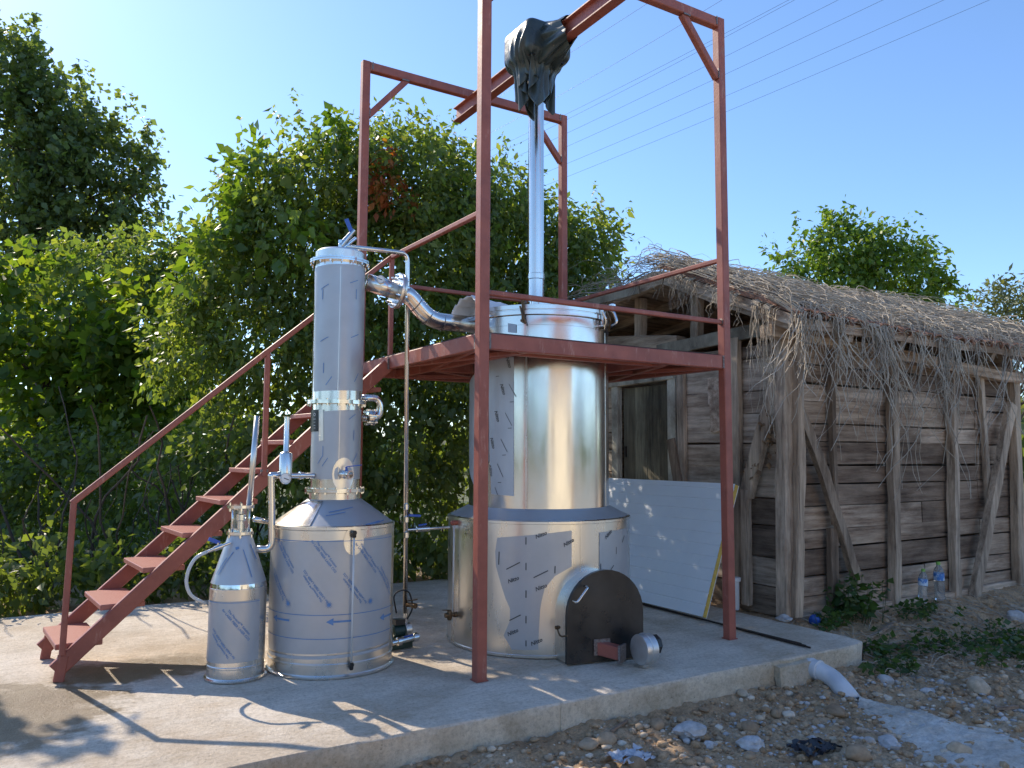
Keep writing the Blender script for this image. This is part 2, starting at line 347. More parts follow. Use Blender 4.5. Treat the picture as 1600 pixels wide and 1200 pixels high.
def text_mesh2d(body, size, shear=0, bold=0):
    key = (body, size, shear, bold)
    if key in _tc: return _tc[key]
    cu = bpy.data.curves.new('t', 'FONT'); cu.body = body; cu.size = size; cu.align_x = 'CENTER'; cu.align_y = 'CENTER'; cu.shear = shear
    cu.resolution_u = 2; cu.offset = bold
    ob = bpy.data.objects.new('t', cu); col.objects.link(ob); bpy.context.view_layer.update()
    me = bpy.data.meshes.new_from_object(ob); vs = [tuple(v.co) for v in me.vertices]; fs = [tuple(p.vertices) for p in me.polygons]
    bpy.data.objects.remove(ob); bpy.data.meshes.remove(me); _tc[key] = (vs, fs); return vs, fs
def wrap(vs, c, r0_, th0, z0, rot, slope=0, off=.0055, z1=None):
    """wrap 2D points on a drum (or cone: radius shrinks by slope per metre of height)"""
    out = []; cr, sr = math.cos(rot), math.sin(rot)
    for v in vs:
        x, y = v[0]*cr-v[1]*sr, v[0]*sr+v[1]*cr
        k = 1/math.sqrt(1+slope*slope); dz = y*k; r_ = r0_-slope*dz; th = th0+x/r_
        out.append((c[0]+(r_+off)*math.cos(th), c[1]+(r_+off)*math.sin(th), z0+dz))
    return out
def print_text(parent, body, size, c, r_, px, py, rotdeg, mat='ink_blue', shear=0, bold=0, slope=0, zt=None):
    th, z = on_cyl(c, r_, px, py) if zt is None else zt
    vs, fs = text_mesh2d(body, size, shear, bold)
    MB().add(wrap(vs, c, r_, th, z, R(rotdeg), slope), fs).build('film_print', mat, parent)
def print_poly(parent, pts, fs, c, r_, px, py, rotdeg=0, mat='ink_blue', slope=0):
    th, z = on_cyl(c, r_, px, py)
    MB().add(wrap(pts, c, r_, th, z, R(rotdeg), slope), fs).build('film_print', mat, parent)

# ================================================================== SETTING
# ---- ground: one sheet to the horizon, finely modelled near the slab
def ground_z(x, y):
    z = -.215
    t = min(1, max(0, (y+.5)/.9)); t = t*t*(3-2*t)
    if x > 2.6: z += .17*t*min(1, (x-2.6)/.6)
    if y > 3.5: z += .15*min(1, (y-3.5)/.6)
    if x < 3.1 and -1.0 < y < -.4: z += .05*(1-abs(y+.6)/.4) if abs(y+.6) < .4 else 0
    return z
def fine(x, y):
    if not (-2 < x < 7.6 and -2.8 < y < 1.4): return 0
    p_ = Vector((x, y, 0))
    n = noise.noise(p_*2.1)*.035+noise.noise(p_*6.3)*.022+noise.noise(p_*15)*.022+noise.noise(p_*37)*.015
    e = min(1, (x+2)/.4, (7.6-x)/.4, (y+2.8)/.4, (1.4-y)/.4); return n*max(0, e)
def gz(x, y): return ground_z(x, y)+fine(x, y)
xs = [-600, -250, -100, -50, -25, -14, -8, -5, -3.5, -2.6]+list(np.arange(-2, 7.6, .026))+[8, 9, 11, 14, 20, 30, 60, 120, 300, 600]
ys = [-600, -250, -100, -50, -25, -14, -9, -6, -4.4, -3.4]+list(np.arange(-2.8, 1.4, .026))+[1.6, 2, 2.6, 3.2, 3.5, 3.7, 3.9, 4.2, 5, 7, 10, 16, 30, 60, 120, 300, 600]
vs = [(x, y, gz(x, y)) for y in ys for x in xs]; nx = len(xs)
fs = [(j*nx+i, j*nx+i+1, (j+1)*nx+i+1, (j+1)*nx+i) for j in range(len(ys)-1) for i in range(nx-1)]
me = bpy.data.meshes.new('ground'); me.from_pydata(vs, [], fs); me.update()
link('ground', me, 'dirt', None, True, kind='structure')

# ---- concrete slab with a rough formed front edge
SX0, SX1, SY0, SY1 = -9.0, 3.02, -.58, 3.64
def slab():
    def edge(x):
        y = SY0+.012*noise.noise(Vector((x*1.3, 3, 0)))+.006*noise.noise(Vector((x*9, 1, 0)))
        if x > 2.86: y += .05*((x-2.86)/.16)**2+.012*noise.noise(Vector((x*30, 0, 5)))
        return y
    gx = list(np.arange(SX0, -2.5, .5))+list(np.arange(-2.5, SX1+.001, .04)); m = MB()
    rows = []
    gy = [0, .03, .1, .25, .5, .75, 1]
    for t in gy:
        rows.append([(x+(.03*noise.noise(Vector((t*9, 7, 0))) if x > 3 else 0), edge(x)*(1-t)+SY1*t, (.004*noise.noise(Vector((x*2.5, t*6, 0)))-.002-(.008 if t == 0 else 0))) for x in gx])
    prof = [(-.004, -.02), (-.002, -.06), (.002, -.12), (.0, -.19), (-.004, -.30)]
    for dy, z in prof:
        rows.insert(0, [(x, edge(x)+dy+.007*noise.noise(Vector((x*7, z*14, 2)))-.003, z) for x in gx])
    n = len(gx); v = [q for r_ in rows for q in r_]
    f = [(j*n+i, j*n+i+1, (j+1)*n+i+1, (j+1)*n+i) for j in range(len(rows)-1) for i in range(n-1)]
    b = len(v); k = len(rows)          # right end face
    for j in range(k): v.append((rows[j][-1][0]-.02*(j > 5), rows[j][-1][1], -.3))
    f += [(j*n+n-1, b+j, b+j+1, (j+1)*n+n-1) for j in range(k-1)]
    o = MB().add(v, f); me = o.mesh('slab'); me.materials.append(MT['concrete']); me.materials.append(MT['concrete_edge'])
    for p_ in me.polygons:
        if abs(p_.normal.z) < .5: p_.material_index = 1
    link('concrete_slab', me, None, None, 40, kind='structure')
slab()
# broken corner lump, ledge blocks and joint in the front edge
def rock_mesh(name, s, seed, sub=2, amp=.25, flat=1.0):
    bm = bmesh.new(); bmesh.ops.create_icosphere(bm, subdivisions=sub, radius=1)
    for v in bm.verts:
        p_ = v.co.copy(); v.co *= 1+amp*noise.noise(p_*1.1+Vector((seed*3.7, seed, 0)))+amp*.4*noise.noise(p_*2.7+Vector((seed, 0, seed)))
        v.co = Vector((v.co.x*s[0], v.co.y*s[1], v.co.z*s[2]*flat))
    me = bpy.data.meshes.new(name); bm.to_mesh(me); bm.free(); return me
def ledge(x0, x1, y0, z0, z1, name, lab):
    m = MB(); n = 10; vs = []
    for i in range(n+1):
        x = x0+(x1-x0)*i/n
        for y, z in ((SY0+.02, z1), (y0+.012*noise.noise(Vector((x*8, 0, 0))), z1-.01+.012*noise.noise(Vector((x*9, 3, 0)))), (y0-.01+.02*noise.noise(Vector((x*6, 5, 0))), (z0+z1)/2), (y0-.015, z0)): vs.append((x, y, z))
    fs = [(i*4+k, (i+1)*4+k, (i+1)*4+k+1, i*4+k+1) for i in range(n) for k in range(3)]+[(0, 1, 2, 3), (n*4+3, n*4+2, n*4+1, n*4)]
    o = m.add(vs, fs).build(name, 'concrete_edge', None, 40); tag(o, kind='structure')
ledge(1.98, 2.34, -.635, -.32, -.035, 'slab_ledge', '')
m = MB(); m.box((.205, -.587, -.11), (.012, .012, .20)); m.build('slab_joint', 'concrete_edge', None, kind='structure')

# ---- spilled cement tongue on the dirt
def spill():
    pts = [G(1345, 1085, -.2), G(1420, 1100, -.2), G(1520, 1125, -.2), G(1640, 1150, -.2), G(1900, 1190, -.2)]
    low = [G(1340, 1105, -.2), G(1378, 1135, -.2), G(1420, 1165, -.2), G(1470, 1215, -.2), G(1540, 1290, -.2)]
    nI, nJ = 90, 44; vs = []
    def it(P_, t):
        t *= len(P_)-1; i = min(int(t), len(P_)-2); f = t-i; return P_[i].lerp(P_[i+1], f)
    for i in range(nI+1):
        a, b = it(pts, i/nI), it(low, i/nI)
        for j in range(nJ+1):
            t = j/nJ; tt = t+.05*noise.noise(Vector((i*.15, t*2, 3))) if 0 < j < nJ else t+.06*noise.noise(Vector((i*.22, j, 1)))
            q = a.lerp(b, tt); e = math.sin(math.pi*min(1, max(0, t)))**.4
            vs.append((q.x, q.y, gz(q.x, q.y)*.35+ground_z(q.x, q.y)*.65-.03+e*(.055+.012*noise.noise(Vector((q.x*9, q.y*9, 0)))+.009*noise.noise(Vector((q.x*28, q.y*28, 0))))))
    fs = [(i*(nJ+1)+j, i*(nJ+1)+j+1, (i+1)*(nJ+1)+j+1, (i+1)*(nJ+1)+j) for i in range(nI) for j in range(nJ)]
    MB().add(vs, fs).build('cement_path', 'cement', None, True, kind='structure')
spill()

# ================================================================== STEEL PLATFORM WITH GANTRY AND STAIRS
W, D, H1, H2, S = 2.18, 2.19, 2.165, 4.92, .072
fr = empty('steel_platform', (0, 0, 0), 'red primed steel platform with gantry posts, handrails and stairs around the boiler', 'platform')
def bar(name, p0, p1, w_, h_, mat='primer', up=(0, 0, 1), parent=None, **t): return MB().bar(p0, p1, w_, h_, up).build(name, mat, parent or fr, **t)
for x, y in ((0, 0), (W, 0), (0, D), (W, D)):
    po = bar('post', (x, y, 0), (x, y, H2-.0), S, S, up=(0, 1, 0))
    MB().box((x, y, .004), (S+.012, S+.012, .006)).build('base_plate', 'primer', po)
for y in (0, D):
    bar('top_beam', (S/2+.001, y, H2-.04), (W-S/2-.001, y, H2-.04), S-.004, .08)
    for s_, x in ((1, 0), (-1, W)):
        bar('knee_brace', (x+s_*.03, y, H2-.50), (x+s_*.40, y, H2-.075), .055, .055, up=(0, 1, 0))
        wl = MB()
        wl.box((x+s_*.055, y-.036, H2-.035), (.012, .008, .07), 0); wl.box((x+s_*.38, y-.036, H2-.085), (.07, .008, .012)); wl.box((x+s_*.037, y-.03, H2-.47), (.010, .008, .08))
        wl.build('weld_seams', 'weld', fr, kind='stuff')
# platform perimeter: channel beams
BH = .105; zc = H1-BH/2
bar('platform_beam', (S/2+.001, 0, zc), (W-S/2-.001, 0, zc), .05, BH)
bar('platform_beam', (S/2+.001, D, zc), (W-S/2-.001, D, zc), .05, BH)
bar('platform_beam', (0, S/2+.001, zc), (0, D-S/2-.001, zc), .05, BH)
bar('platform_beam', (W, S/2+.001, zc), (W, D-S/2-.001, zc), .05, BH)
wl = MB()
for (x, y) in ((S/2+.006, -.028), (W-S/2-.006, -.028)): wl.box((x, y, zc), (.014, .010, BH*.95))
for y in (S/2+.006, D-S/2-.006): wl.box((-.028, y, zc), (.010, .014, BH*.95))
wl.build('weld_seams', 'weld', fr, kind='stuff')
BC = (.985, .828)      # boiler axis
for p0, p1 in (((.36, .03, zc-.012), (.36, D-.03, zc-.012)), ((1.62, .03, zc-.012), (1.62, D-.03, zc-.012)), ((.39, 1.46, zc-.012), (1.59, 1.46, zc-.012)),
               ((.39, .20, zc-.012), (1.59, .20, zc-.012))):
    bar('joist', p0, p1, .045, .075)
for p0, p1 in (((.03, .10, zc-.03), (.33, 1.40, zc-.03)), ((.03, 1.40, zc-.034), (.33, .10, zc-.034)), ((W-.03, .10, zc-.03), (1.65, 1.40, zc-.03)),
               ((W-.03, 1.40, zc-.034), (1.65, .10, zc-.034)), ((.42, 1.52, zc-.03), (1.56, D-.06, zc-.03)), ((.42, D-.06, zc-.034), (1.56, 1.52, zc-.034))):
    bar('cross_brace', p0, p1, .035, .035)
def plate():
    n = 64; r_ = .575; x0, x1, y0, y1 = -.02, W+.02, -.02, D+.02; vs = []
    for k in range(n):
        a = 2*math.pi*k/n; c_, s_ = math.cos(a), math.sin(a)
        t = min((x1-BC[0])/c_ if c_ > 1e-6 else 1e9, (x0-BC[0])/c_ if c_ < -1e-6 else 1e9, (y1-BC[1])/s_ if s_ > 1e-6 else 1e9, (y0-BC[1])/s_ if s_ < -1e-6 else 1e9)
        for z in (H1+.001, H1+.006): vs += [(BC[0]+r_*c_, BC[1]+r_*s_, z), (BC[0]+t*c_, BC[1]+t*s_, z)]
    fs = []
    for k in range(n):
        a, b = k*4, ((k+1) % n)*4
        fs += [(a, a+1, b+1, b), (a+2, b+2, b+3, a+3), (a, b, b+2, a+2), (a+1, a+3, b+3, b+1)]
    MB().add(vs, fs).build('floor_plate', 'primer_dark', fr)
plate()
# handrails
HR = .036
bar('handrail', (S/2, 0, 2.43), (W-S/2, 0, 2.43), HR, HR)
bar('handrail', (S/2, D, 2.91), (W-S/2, D, 2.91), HR, HR)
bar('handrail', (W, S/2, 2.935), (W, D-S/2, 2.92), HR, HR)
bar('handrail', (0, S/2, 2.96), (0, 1.50, 2.975), HR, HR)
bar('rail_post', (0, 1.50, H1+.007), (0, 1.50, 2.957), HR, HR, up=(0, 1, 0))
wl = MB()
for x, s_ in ((S/2, 1), (W-S/2, -1)): wl.lathe([(.028, -.006), (.024, .004)], (x+s_*.002, -.004, 2.43), 10, (1, 0, 0))
wl.build('weld_seams', 'weld', fr, kind='stuff')
# hoist beam: an I profile slung under both top beams
def ibeam():
    hw, tf, tw, h = .045, .010, .008, .14; z0 = H2-.081-h; sec = [(-hw, 0), (hw, 0), (hw, tf), (tw, tf+.004), (tw, h-tf-.004), (hw, h-tf), (hw, h), (-hw, h), (-hw, h-tf), (-tw, h-tf-.004), (-tw, tf+.004), (-hw, tf)]
    MB().prism(sec, (1.075, -.35, z0), (1.075, D+.27, z0)).build('hoist_beam', 'primer', fr)
    return z0
ZI = ibeam()
# stairs
ST0, ST1 = Vector((-2.20, 1.29, 0)), Vector((-.03, 1.48, 0)); sdir = (ST1-ST0).normalized(); sper = Vector((-sdir.y, sdir.x, 0))
SW = .66
def sp(X, off, z):   # point at world X along stair, offset across
    t = (X-ST0.x)/sdir.x; q = ST0+sdir*t+sper*off; return Vector((q.x, q.y, z))
def zs(X): return 1.2+.92*(X+1)
for off in (0, SW):
    sg = bar('stringer', sp(-2.235, off, zs(-2.235)), sp(-.03, off, zs(-.03)), .042, .10)
    MB().bar(sp(-2.215, off, 0), sp(-2.195, off, zs(-2.195)+.05), .06, .05, (0, 1, 0)).build('foot', 'primer', sg)
for k in range(9):
    xr = -1.977+.2385*k; z = .216+.212*k; xl = xr-.262
    a, b, c_, d_ = sp(xl, .022, z), sp(xr, .022, z), sp(xr, SW-.022, z), sp(xl, SW-.022, z)
    vs = [*(p_ for p_ in (a, b, c_, d_)), *(p_+Vector((0, 0, -.034)) for p_ in (a, b, c_, d_))]
    o = MB().add(vs, [(0, 1, 2, 3), (7, 6, 5, 4), (0, 4, 5, 1), (1, 5, 6, 2), (2, 6, 7, 3), (3, 7, 4, 0)]).build('tread', 'tread', fr)
    bv = o.modifiers.new('b', 'BEVEL'); bv.width = .004; bv.segments = 1
bar('rail_post', sp(-2.205, -.02, .16), sp(-2.185, -.02, 1.075), HR, HR, up=(0, 1, 0))
bar('rail_post', sp(-1.0, -.02, zs(-1.0)+.03), sp(-1.0, -.02, 2.105), HR, HR, up=(0, 1, 0))
bar('stair_rail', sp(-2.195, -.02, 1.075), sp(-1.0, -.02, 2.122), HR, HR)
bar('stair_rail', sp(-1.002, -.02, 2.12), sp(-.01, .02, 2.968), HR, HR)
wl = MB(); wl.box(sp(-1.0, -.022, zs(-1.0)+.065), (.05, .03, .02)); wl.box(sp(-.035, -.024, 2.10), (.012, .012, .09)); wl.build('weld_seams', 'weld', fr, kind='stuff')

# ---- hoist wrapped in a tarp
def tarp():
    th = empty('wrapped_hoist', (1.075, .97, 4.3), 'chain hoist wrapped in dark green plastic sheet hanging from the gantry beam', 'hoist')
    g = np.random.default_rng(12); N = 57; Ls = 1.2; h = Ls/(N-1)
    u_, v_ = np.meshgrid(np.linspace(-.5, .5, N)*Ls, np.linspace(-.5, .5, N)*Ls, indexing='ij'); ca, sa = math.cos(.5), math.sin(.5)
    P_ = np.stack([1.055+u_*ca-v_*sa, .98+u_*sa+v_*ca, 5.03+.01*g.normal(size=u_.shape)], -1); Q = P_.copy()
    bc, bh, br = np.array([1.06, .98, 4.80]), np.array([.17, .17, .10]), .045        # hoist body under the sheet
    cons = []
    for di, dj in ((1, 0), (0, 1), (1, 1), (1, -1), (2, 0), (0, 2)):
        L0 = h*math.hypot(di, dj); k = 1.0 if max(abs(di), abs(dj)) == 1 else .25
        if dj >= 0: cons.append(((slice(0, N-di), slice(0, N-dj)), (slice(di, N), slice(dj, N)), L0, k))
        else: cons.append(((slice(0, N-di), slice(1, N)), (slice(di, N), slice(0, N-1)), L0, k))
    def collide(P_, Q):
        q = P_-bc; e = np.abs(q)-bh; out = np.maximum(e, 0); dist = np.linalg.norm(out, axis=-1); inside = np.minimum(e.max(-1), 0); sd_ = dist+inside-br
        gr = np.sign(q)*out; gn = np.linalg.norm(gr, axis=-1, keepdims=True); up_ = np.zeros_like(q); ax = e.argmax(-1); np.put_along_axis(up_, ax[..., None], np.take_along_axis(np.sign(q), ax[..., None], -1), -1)
        nrm = np.where(gn > 1e-5, gr/np.maximum(gn, 1e-5), up_); hit = sd_ < 0; P_[hit] -= nrm[hit]*sd_[hit][:, None]; Q[hit] = Q[hit]*.3+P_[hit]*.7
    cm = slice(N//2-4, N//2+5); P_[..., 2] -= .078; Q = P_.copy(); pin = P_[cm, cm].copy(); wr = g.normal(size=P_.shape)*.0012
    for step in range(150):
        V = (P_-Q)*.95; Q = P_.copy(); P_ = P_+V+np.array([0, 0, -.0011])+(wr if step < 40 else 0)
        for it in range(8):
            for A, B, L0, k in cons:
                d = P_[B]-P_[A]; l = np.linalg.norm(d, axis=-1, keepdims=True); c_ = d*((l-L0)/np.maximum(l, 1e-6))*.45*k
                P_[A] += c_; P_[B] -= c_
            P_[cm, cm] = pin; collide(P_, Q)
        if step > 60:          # tied with a cord below the body
            z = P_[..., 2]; m_ = (z < 4.62) & (z > 4.52); dxy = P_[..., :2]-np.array([1.05, 1.0]); r_ = np.linalg.norm(dxy, axis=-1); lim = .15; k = m_ & (r_ > lim)
            P_[..., :2][k] -= (dxy*((r_-lim)/np.maximum(r_, 1e-6))[..., None])[k]*.2
    vs = P_.reshape(-1, 3).tolist(); fs = [(i*N+j, i*N+j+1, (i+1)*N+j+1, (i+1)*N+j) for i in range(N-1) for j in range(N-1)]
    o = MB().add(vs, fs).build('plastic_cover', 'tarp', th, True); sm = o.modifiers.new('s', 'SUBSURF'); sm.levels = 1; sm.render_levels = 1
    so = o.modifiers.new('t', 'SOLIDIFY'); so.thickness = .003
    MB().box((1.06, .98, 4.77), (.34, .34, .26)).build('hoist_body', 'black', th)
    MB().tube([(1.05, 1.0, 4.70), (1.05, 1.0, 4.42)], .06, 12).build('chain_bag', 'black', th)
    # collar gathered round the beam towards the camera
    vs = []; n = 56
    for i in range(11):
        t = i/10; y = .86-.34*t
        for k in range(n):
            a = 2*math.pi*k/n; rr = (.19-.085*t)*(1+.10*math.sin(a*5+t*2)+.07*math.sin(a*11+1-t*3)+.10*noise.noise(Vector((math.cos(a)*2, math.sin(a)*2, t*2))))
            vs.append((1.075+rr*math.cos(a)*.72, y+.03*math.sin(a*3)*t, ZI+.07+rr*math.sin(a)))
    fs = [(i*n+k, i*n+(k+1) % n, (i+1)*n+(k+1) % n, (i+1)*n+k) for i in range(10) for k in range(n)]
    MB().add(vs, fs).build('gathered_collar', 'tarp', th, True)
tarp()

# ================================================================== BOILER
bo = empty('still_boiler', (BC[0], BC[1], 0), 'large two-tier stainless boiler with dark arched fire door and blower', 'boiler')
RL, RU = .702, .546
def drum(name, prof, c, mat, parent, seg=96, sm=18, **t): return MB().lathe(prof, (c[0], c[1], 0), seg).build(name, mat, parent, sm, **t)
ld = drum('lower_drum', [(RL+.004, .004), (RL+.004, .02), (RL, .024), (RL, .905), (RL+.006, .908), (RL+.006, .925), (RL-.01, .932)], BC, 'steel_soft', bo)
drum('shoulder', [(RL-.012, .930), (RU+.004, 1.000), (RU-.02, 1.002)], BC, 'film', bo)
ud = drum('upper_drum', [(RU, 1.001), (RU, 2.33), (RU+.003, 2.331), (RU+.003, 2.40), (RU-.02, 2.402)], BC, 'steel', bo)
lid = drum('lid', [(RU+.008, 2.403), (RU+.026, 2.406), (RU+.026, 2.435), (RU+.012, 2.440), (RU+.012, 2.446), (RU+.02, 2.448), (RU+.02, 2.478), (RU-.03, 2.49), (.3, 2.53), (.1, 2.55), (0, 2.552)], BC, 'steel', bo)
MB().lathe([(.10, 2.535), (.10, 2.575), (.02, 2.58)], (BC[0]-.05, BC[1]-.1, 0), 24).build('lid_knob', 'steel_bright', lid, 35)
def seam(c, r_, px, py, z0, z1, parent, w_=.012):
    th, _ = on_cyl(c, r_, px, py); x, y = c[0]+r_*math.cos(th), c[1]+r_*math.sin(th)
    MB().box((x, y, (z0+z1)/2), (.006, w_, z1-z0), th).build('seam_strip', 'steel_soft', parent)
seam(BC, RU, 822, 650, 1.004, 2.32, ud); seam(BC, RU, 946, 650, 1.004, 2.32, ud, .006)
seam(BC, RL, 907, 860, .03, .9, ld, .006); seam(BC, RL, 709, 900, .03, .9, ld)
# lid clamps
def clamp(px, py, op=False):
    th, _ = on_cyl(BC, RU, px, py); d = Vector((math.cos(th), math.sin(th), 0)); b = Vector((BC[0], BC[1], 0))
    m = MB(); t_ = d.cross(Vector((0, 0, 1)))
    m.bar(b+d*(RU+.036)+Vector((0, 0, 2.36)), b+d*(RU+.036)+Vector((0, 0, 2.50)), .022, .014, d)
    m.bar(b+d*(RU-.02)+Vector((0, 0, 2.50)), b+d*(RU+.05)+Vector((0, 0, 2.50)), .03, .016)
    m.bar(b+d*(RU+.0)+Vector((0, 0, 2.355)), b+d*(RU+.05)+Vector((0, 0, 2.355)), .035, .018)
    m.tube(fillet([b+d*(RU+.048)+t_*.02+Vector((0, 0, 2.46)), b+d*(RU+.07)+Vector((0, 0, 2.40)), b+d*(RU+.045)-t_*.02+Vector((0, 0, 2.33))], .03), .007, 8)
    m.build('lid_clamp', 'brass' if not op else 'steel_bright', bo)
clamp(819, 480); clamp(935, 490, True); clamp(1500, 490)
# open toggle at the right edge of the lid
th, _ = on_cyl(BC, RU, 947, 500); d = Vector((math.cos(th), math.sin(th), 0)); b = Vector((BC[0], BC[1], 0))
m = MB(); m.tube(fillet([b+d*(RU+.03)+Vector((0, 0, 2.37)), b+d*(RU+.09)+Vector((0, 0, 2.40)), b+d*(RU+.06)+Vector((0, 0, 2.49)), b+d*(RU+.02)+Vector((0, 0, 2.51))], .03), .011, 10)
m.lathe([(.018, -.02), (.03, -.015), (.03, .012), (.015, .02)], b+d*(RU+.05)+Vector((0, 0, 2.53)), 14); m.build('toggle_clamp', 'steel_bright', bo, 40)
# crumpled foil hood at the left of the lid
def hood():
    c = Vector((.46, .86, 2.50)); n, m_ = 26, 12; vs = []
    for i in range(m_+1):
        t = i/m_
        for k in range(n+1):
            a = math.pi*k/n; rr = .20*(1-.25*t)
            ru = .02*noise.noise(Vector((k*.5, t*4, 1)))+.012*math.sin(k*1.6+t*2)
            vs.append((c.x-.15+.34*t+.03*math.sin(a), c.y-rr*math.cos(a), c.z-.07+(rr*.75+ru)*max(0, math.sin(a))**.8))
    fs = [(i*(n+1)+k, i*(n+1)+k+1, (i+1)*(n+1)+k+1, (i+1)*(n+1)+k) for i in range(m_) for k in range(n)]
    o = MB().add(vs, fs).build('crumpled_cover', 'white_plastic', bo, 40); o.modifiers.new('s', 'SOLIDIFY').thickness = .004
hood()
# protective films with print
film(bo, BC, RL, [(777, 840), (774, 862), (775, 884), (783, 913), (790, 935), (797, 951), (797, 970), (787, 993), (795, 1006), (800, 1015)],
     [(893, 829), (893, 850), (893, 872), (893, 885), (867, 900), (851, 919), (846, 940), (844, 953), (842, 985), (841, 1015)], 'film', nz=36)
film(bo, BC, RL, [(936, 832), (936, 850), (936, 870), (936, 891)], [(979, 824), (980, 850), (981, 880), (981, 905)], 'film')
film(bo, BC, RU, [(764, 556), (764, 620), (765, 700), (768, 772)], [(803, 558), (803, 620), (803, 700), (803, 775)], 'film_b')
film(bo, BC, RU, [(733.5, 600), (733.5, 650), (733.5, 700), (734, 735)], [(764, 570), (764, 640), (764, 720), (750, 775)], 'film_b')
film(bo, BC, RU+.003, [(794, 505), (794, 519)], [(807, 507), (807, 520)], 'film_b', name='film_scrap', nz=2, na=4)
for px, py, ro in ((845, 836, 22), (888, 848, 28), (802, 906, 22), (845, 918, 22), (801, 988, 26), (838, 1003, 24), (950, 835, 38)): print_text(bo, 'Nitto', .038, BC, RL, px, py, ro, 'ink_black', .3, .0008)
for px, py, ro in ((795, 566, -70), (786, 608, -70), (777, 650, -72), (770, 692, -72), (767, 735, -75)): print_text(bo, 'Nitto', .038, BC, RU, px, py, ro, 'ink_black', .3, .0008)
def dash(px, py, ro, ln, c=BC, r_=RL, wd=.0035, mat='ink_black'): print_poly(bo, [(-ln/2+ln*k/6, s_*wd) for k in range(7) for s_ in (-1, 1)], [(2*k, 2*k+2, 2*k+3, 2*k+1) for k in range(6)], c, r_, px, py, ro, mat)
for px, py, ro, ln in ((802, 884, 28, .11), (845, 897, 26, .11), (805, 965, 28, .09), (822, 845, 90, .05), (822, 885, 90, .05), (822, 928, 90, .05), (822, 968, 90, .05), (822, 1005, 90, .04), (780, 872, 88, .09), (867, 890, 88, .05), (938, 885, 90, .04), (955, 888, 40, .06), (973, 842, 50, .06), (962, 860, 90, .05)): dash(px, py, ro, ln)
for px, py, ro, ln in ((801, 610, -60, .11), (795, 655, -60, .11), (788, 696, -60, .11), (782, 735, -62, .11), (776, 767, -65, .06), (800, 628, 3, .03), (797, 669, 3, .03), (788, 711, 3, .03), (781, 754, 3, .03), (778, 588, 3, .03)): dash(px, py, ro, ln, BC, RU, .002)
# firebox: arched stainless throat and heavy door
def arch(w_, h_, n=18):
    r_ = w_/2; pts = [(-r_, 0), (-r_, h_-r_)]
    pts += [(-r_*math.cos(math.pi*k/n), h_-r_+r_*math.sin(math.pi*k/n)) for k in range(1, n)]
    return pts+[(r_, h_-r_), (r_, 0)]
fx, fy = .945, -.045; fd = Vector((.16, 1, 0)).normalized(); fc = Vector((fx, fy, .012))
def arch_prism(sec, a, b): return MB().prism(sec, a, b)
arch_prism(arch(.56, .585), fc+fd*.014, fc+fd*.36).build('firebox_throat', 'steel_soft', bo, 30)
dr = arch_prism(arch(.585, .60), fc-fd*.016, fc+fd*.012).build('fire_door', 'doorsteel', bo, 30)
side = fd.cross(Vector((0, 0, 1))).normalized()

if True:
    a_ = AY(897, 940, fy-.02); b_ = AY(914, 916, fy-.02)
    MB().tube(fillet([a_+fd*.01, a_-fd*.045, b_-fd*.045, b_+fd*.01], .02), .009, 10).build('door_handle', 'steel_bright', dr, True)
lt = AX(874, 980, .655)
m = MB(); m.lathe([(.012, -.02), (.014, 0), (.008, .015)], lt+Vector((-.01, -.0, 0)), 12, (1, 0, 0)); m.tube(fillet([lt+Vector((-.02, 0, .0)), lt+Vector((-.03, -.05, -.05)), lt+Vector((-.02, -.12, -.03))], .03), .006, 8); m.build('door_latch', 'brass', bo)
hp = fc+side*.29+fd*(-.0)
m = MB(); m.tube([hp+Vector((0, 0, .13))-fd*.0, hp+Vector((0, 0, .13))+side*.07], .018, 14); m.build('hinge_stub', 'pvc', bo, 35)
# blower: red duct, aluminium fan drum, black motor
d0 = AY(940, 1013, -.055); d1 = AY(972, 1021, -.19); dd_ = (d1-d0).normalized(); du = MB(); du.bar(d0-dd_*.03, d1, .075, .085); duct = du.build('blower_duct', 'primer', bo)
MB().box(d1, (.014, .10, .115), math.atan2(dd_.y, dd_.x)).build('duct_flange', 'weld', duct)
MB().box(fc-fd*.019+Vector((d0.x-fc.x, 0, d0.z)), (.125, .006, .105), math.atan2(fd.y, fd.x)-math.pi/2).build('duct_weld', 'weld', duct)
fcn = Vector((1.085, -.285, .118)); fax = Vector((1, -.05, 0))
fan = MB().lathe([(.0, -.046), (.085, -.046), (.095, -.045), (.098, -.04), (.098, -.004), (.103, -.002), (.103, .004), (.098, .006), (.098, .045), (.085, .05), (.04, .052)], fcn, 48, fax).build('fan_housing', 'alu', bo, 35)
MB().lathe([(.03, .05), (.06, .052), (.065, .06), (.065, .10), (.05, .115), (.0, .118)], fcn+Vector((0, 0, .02)), 8, fax).build('fan_motor', 'black', fan, 30)
MB().box(fcn+Vector((0, 0, -.1)), (.06, .05, .03)).build('fan_foot', 'steel', fan)
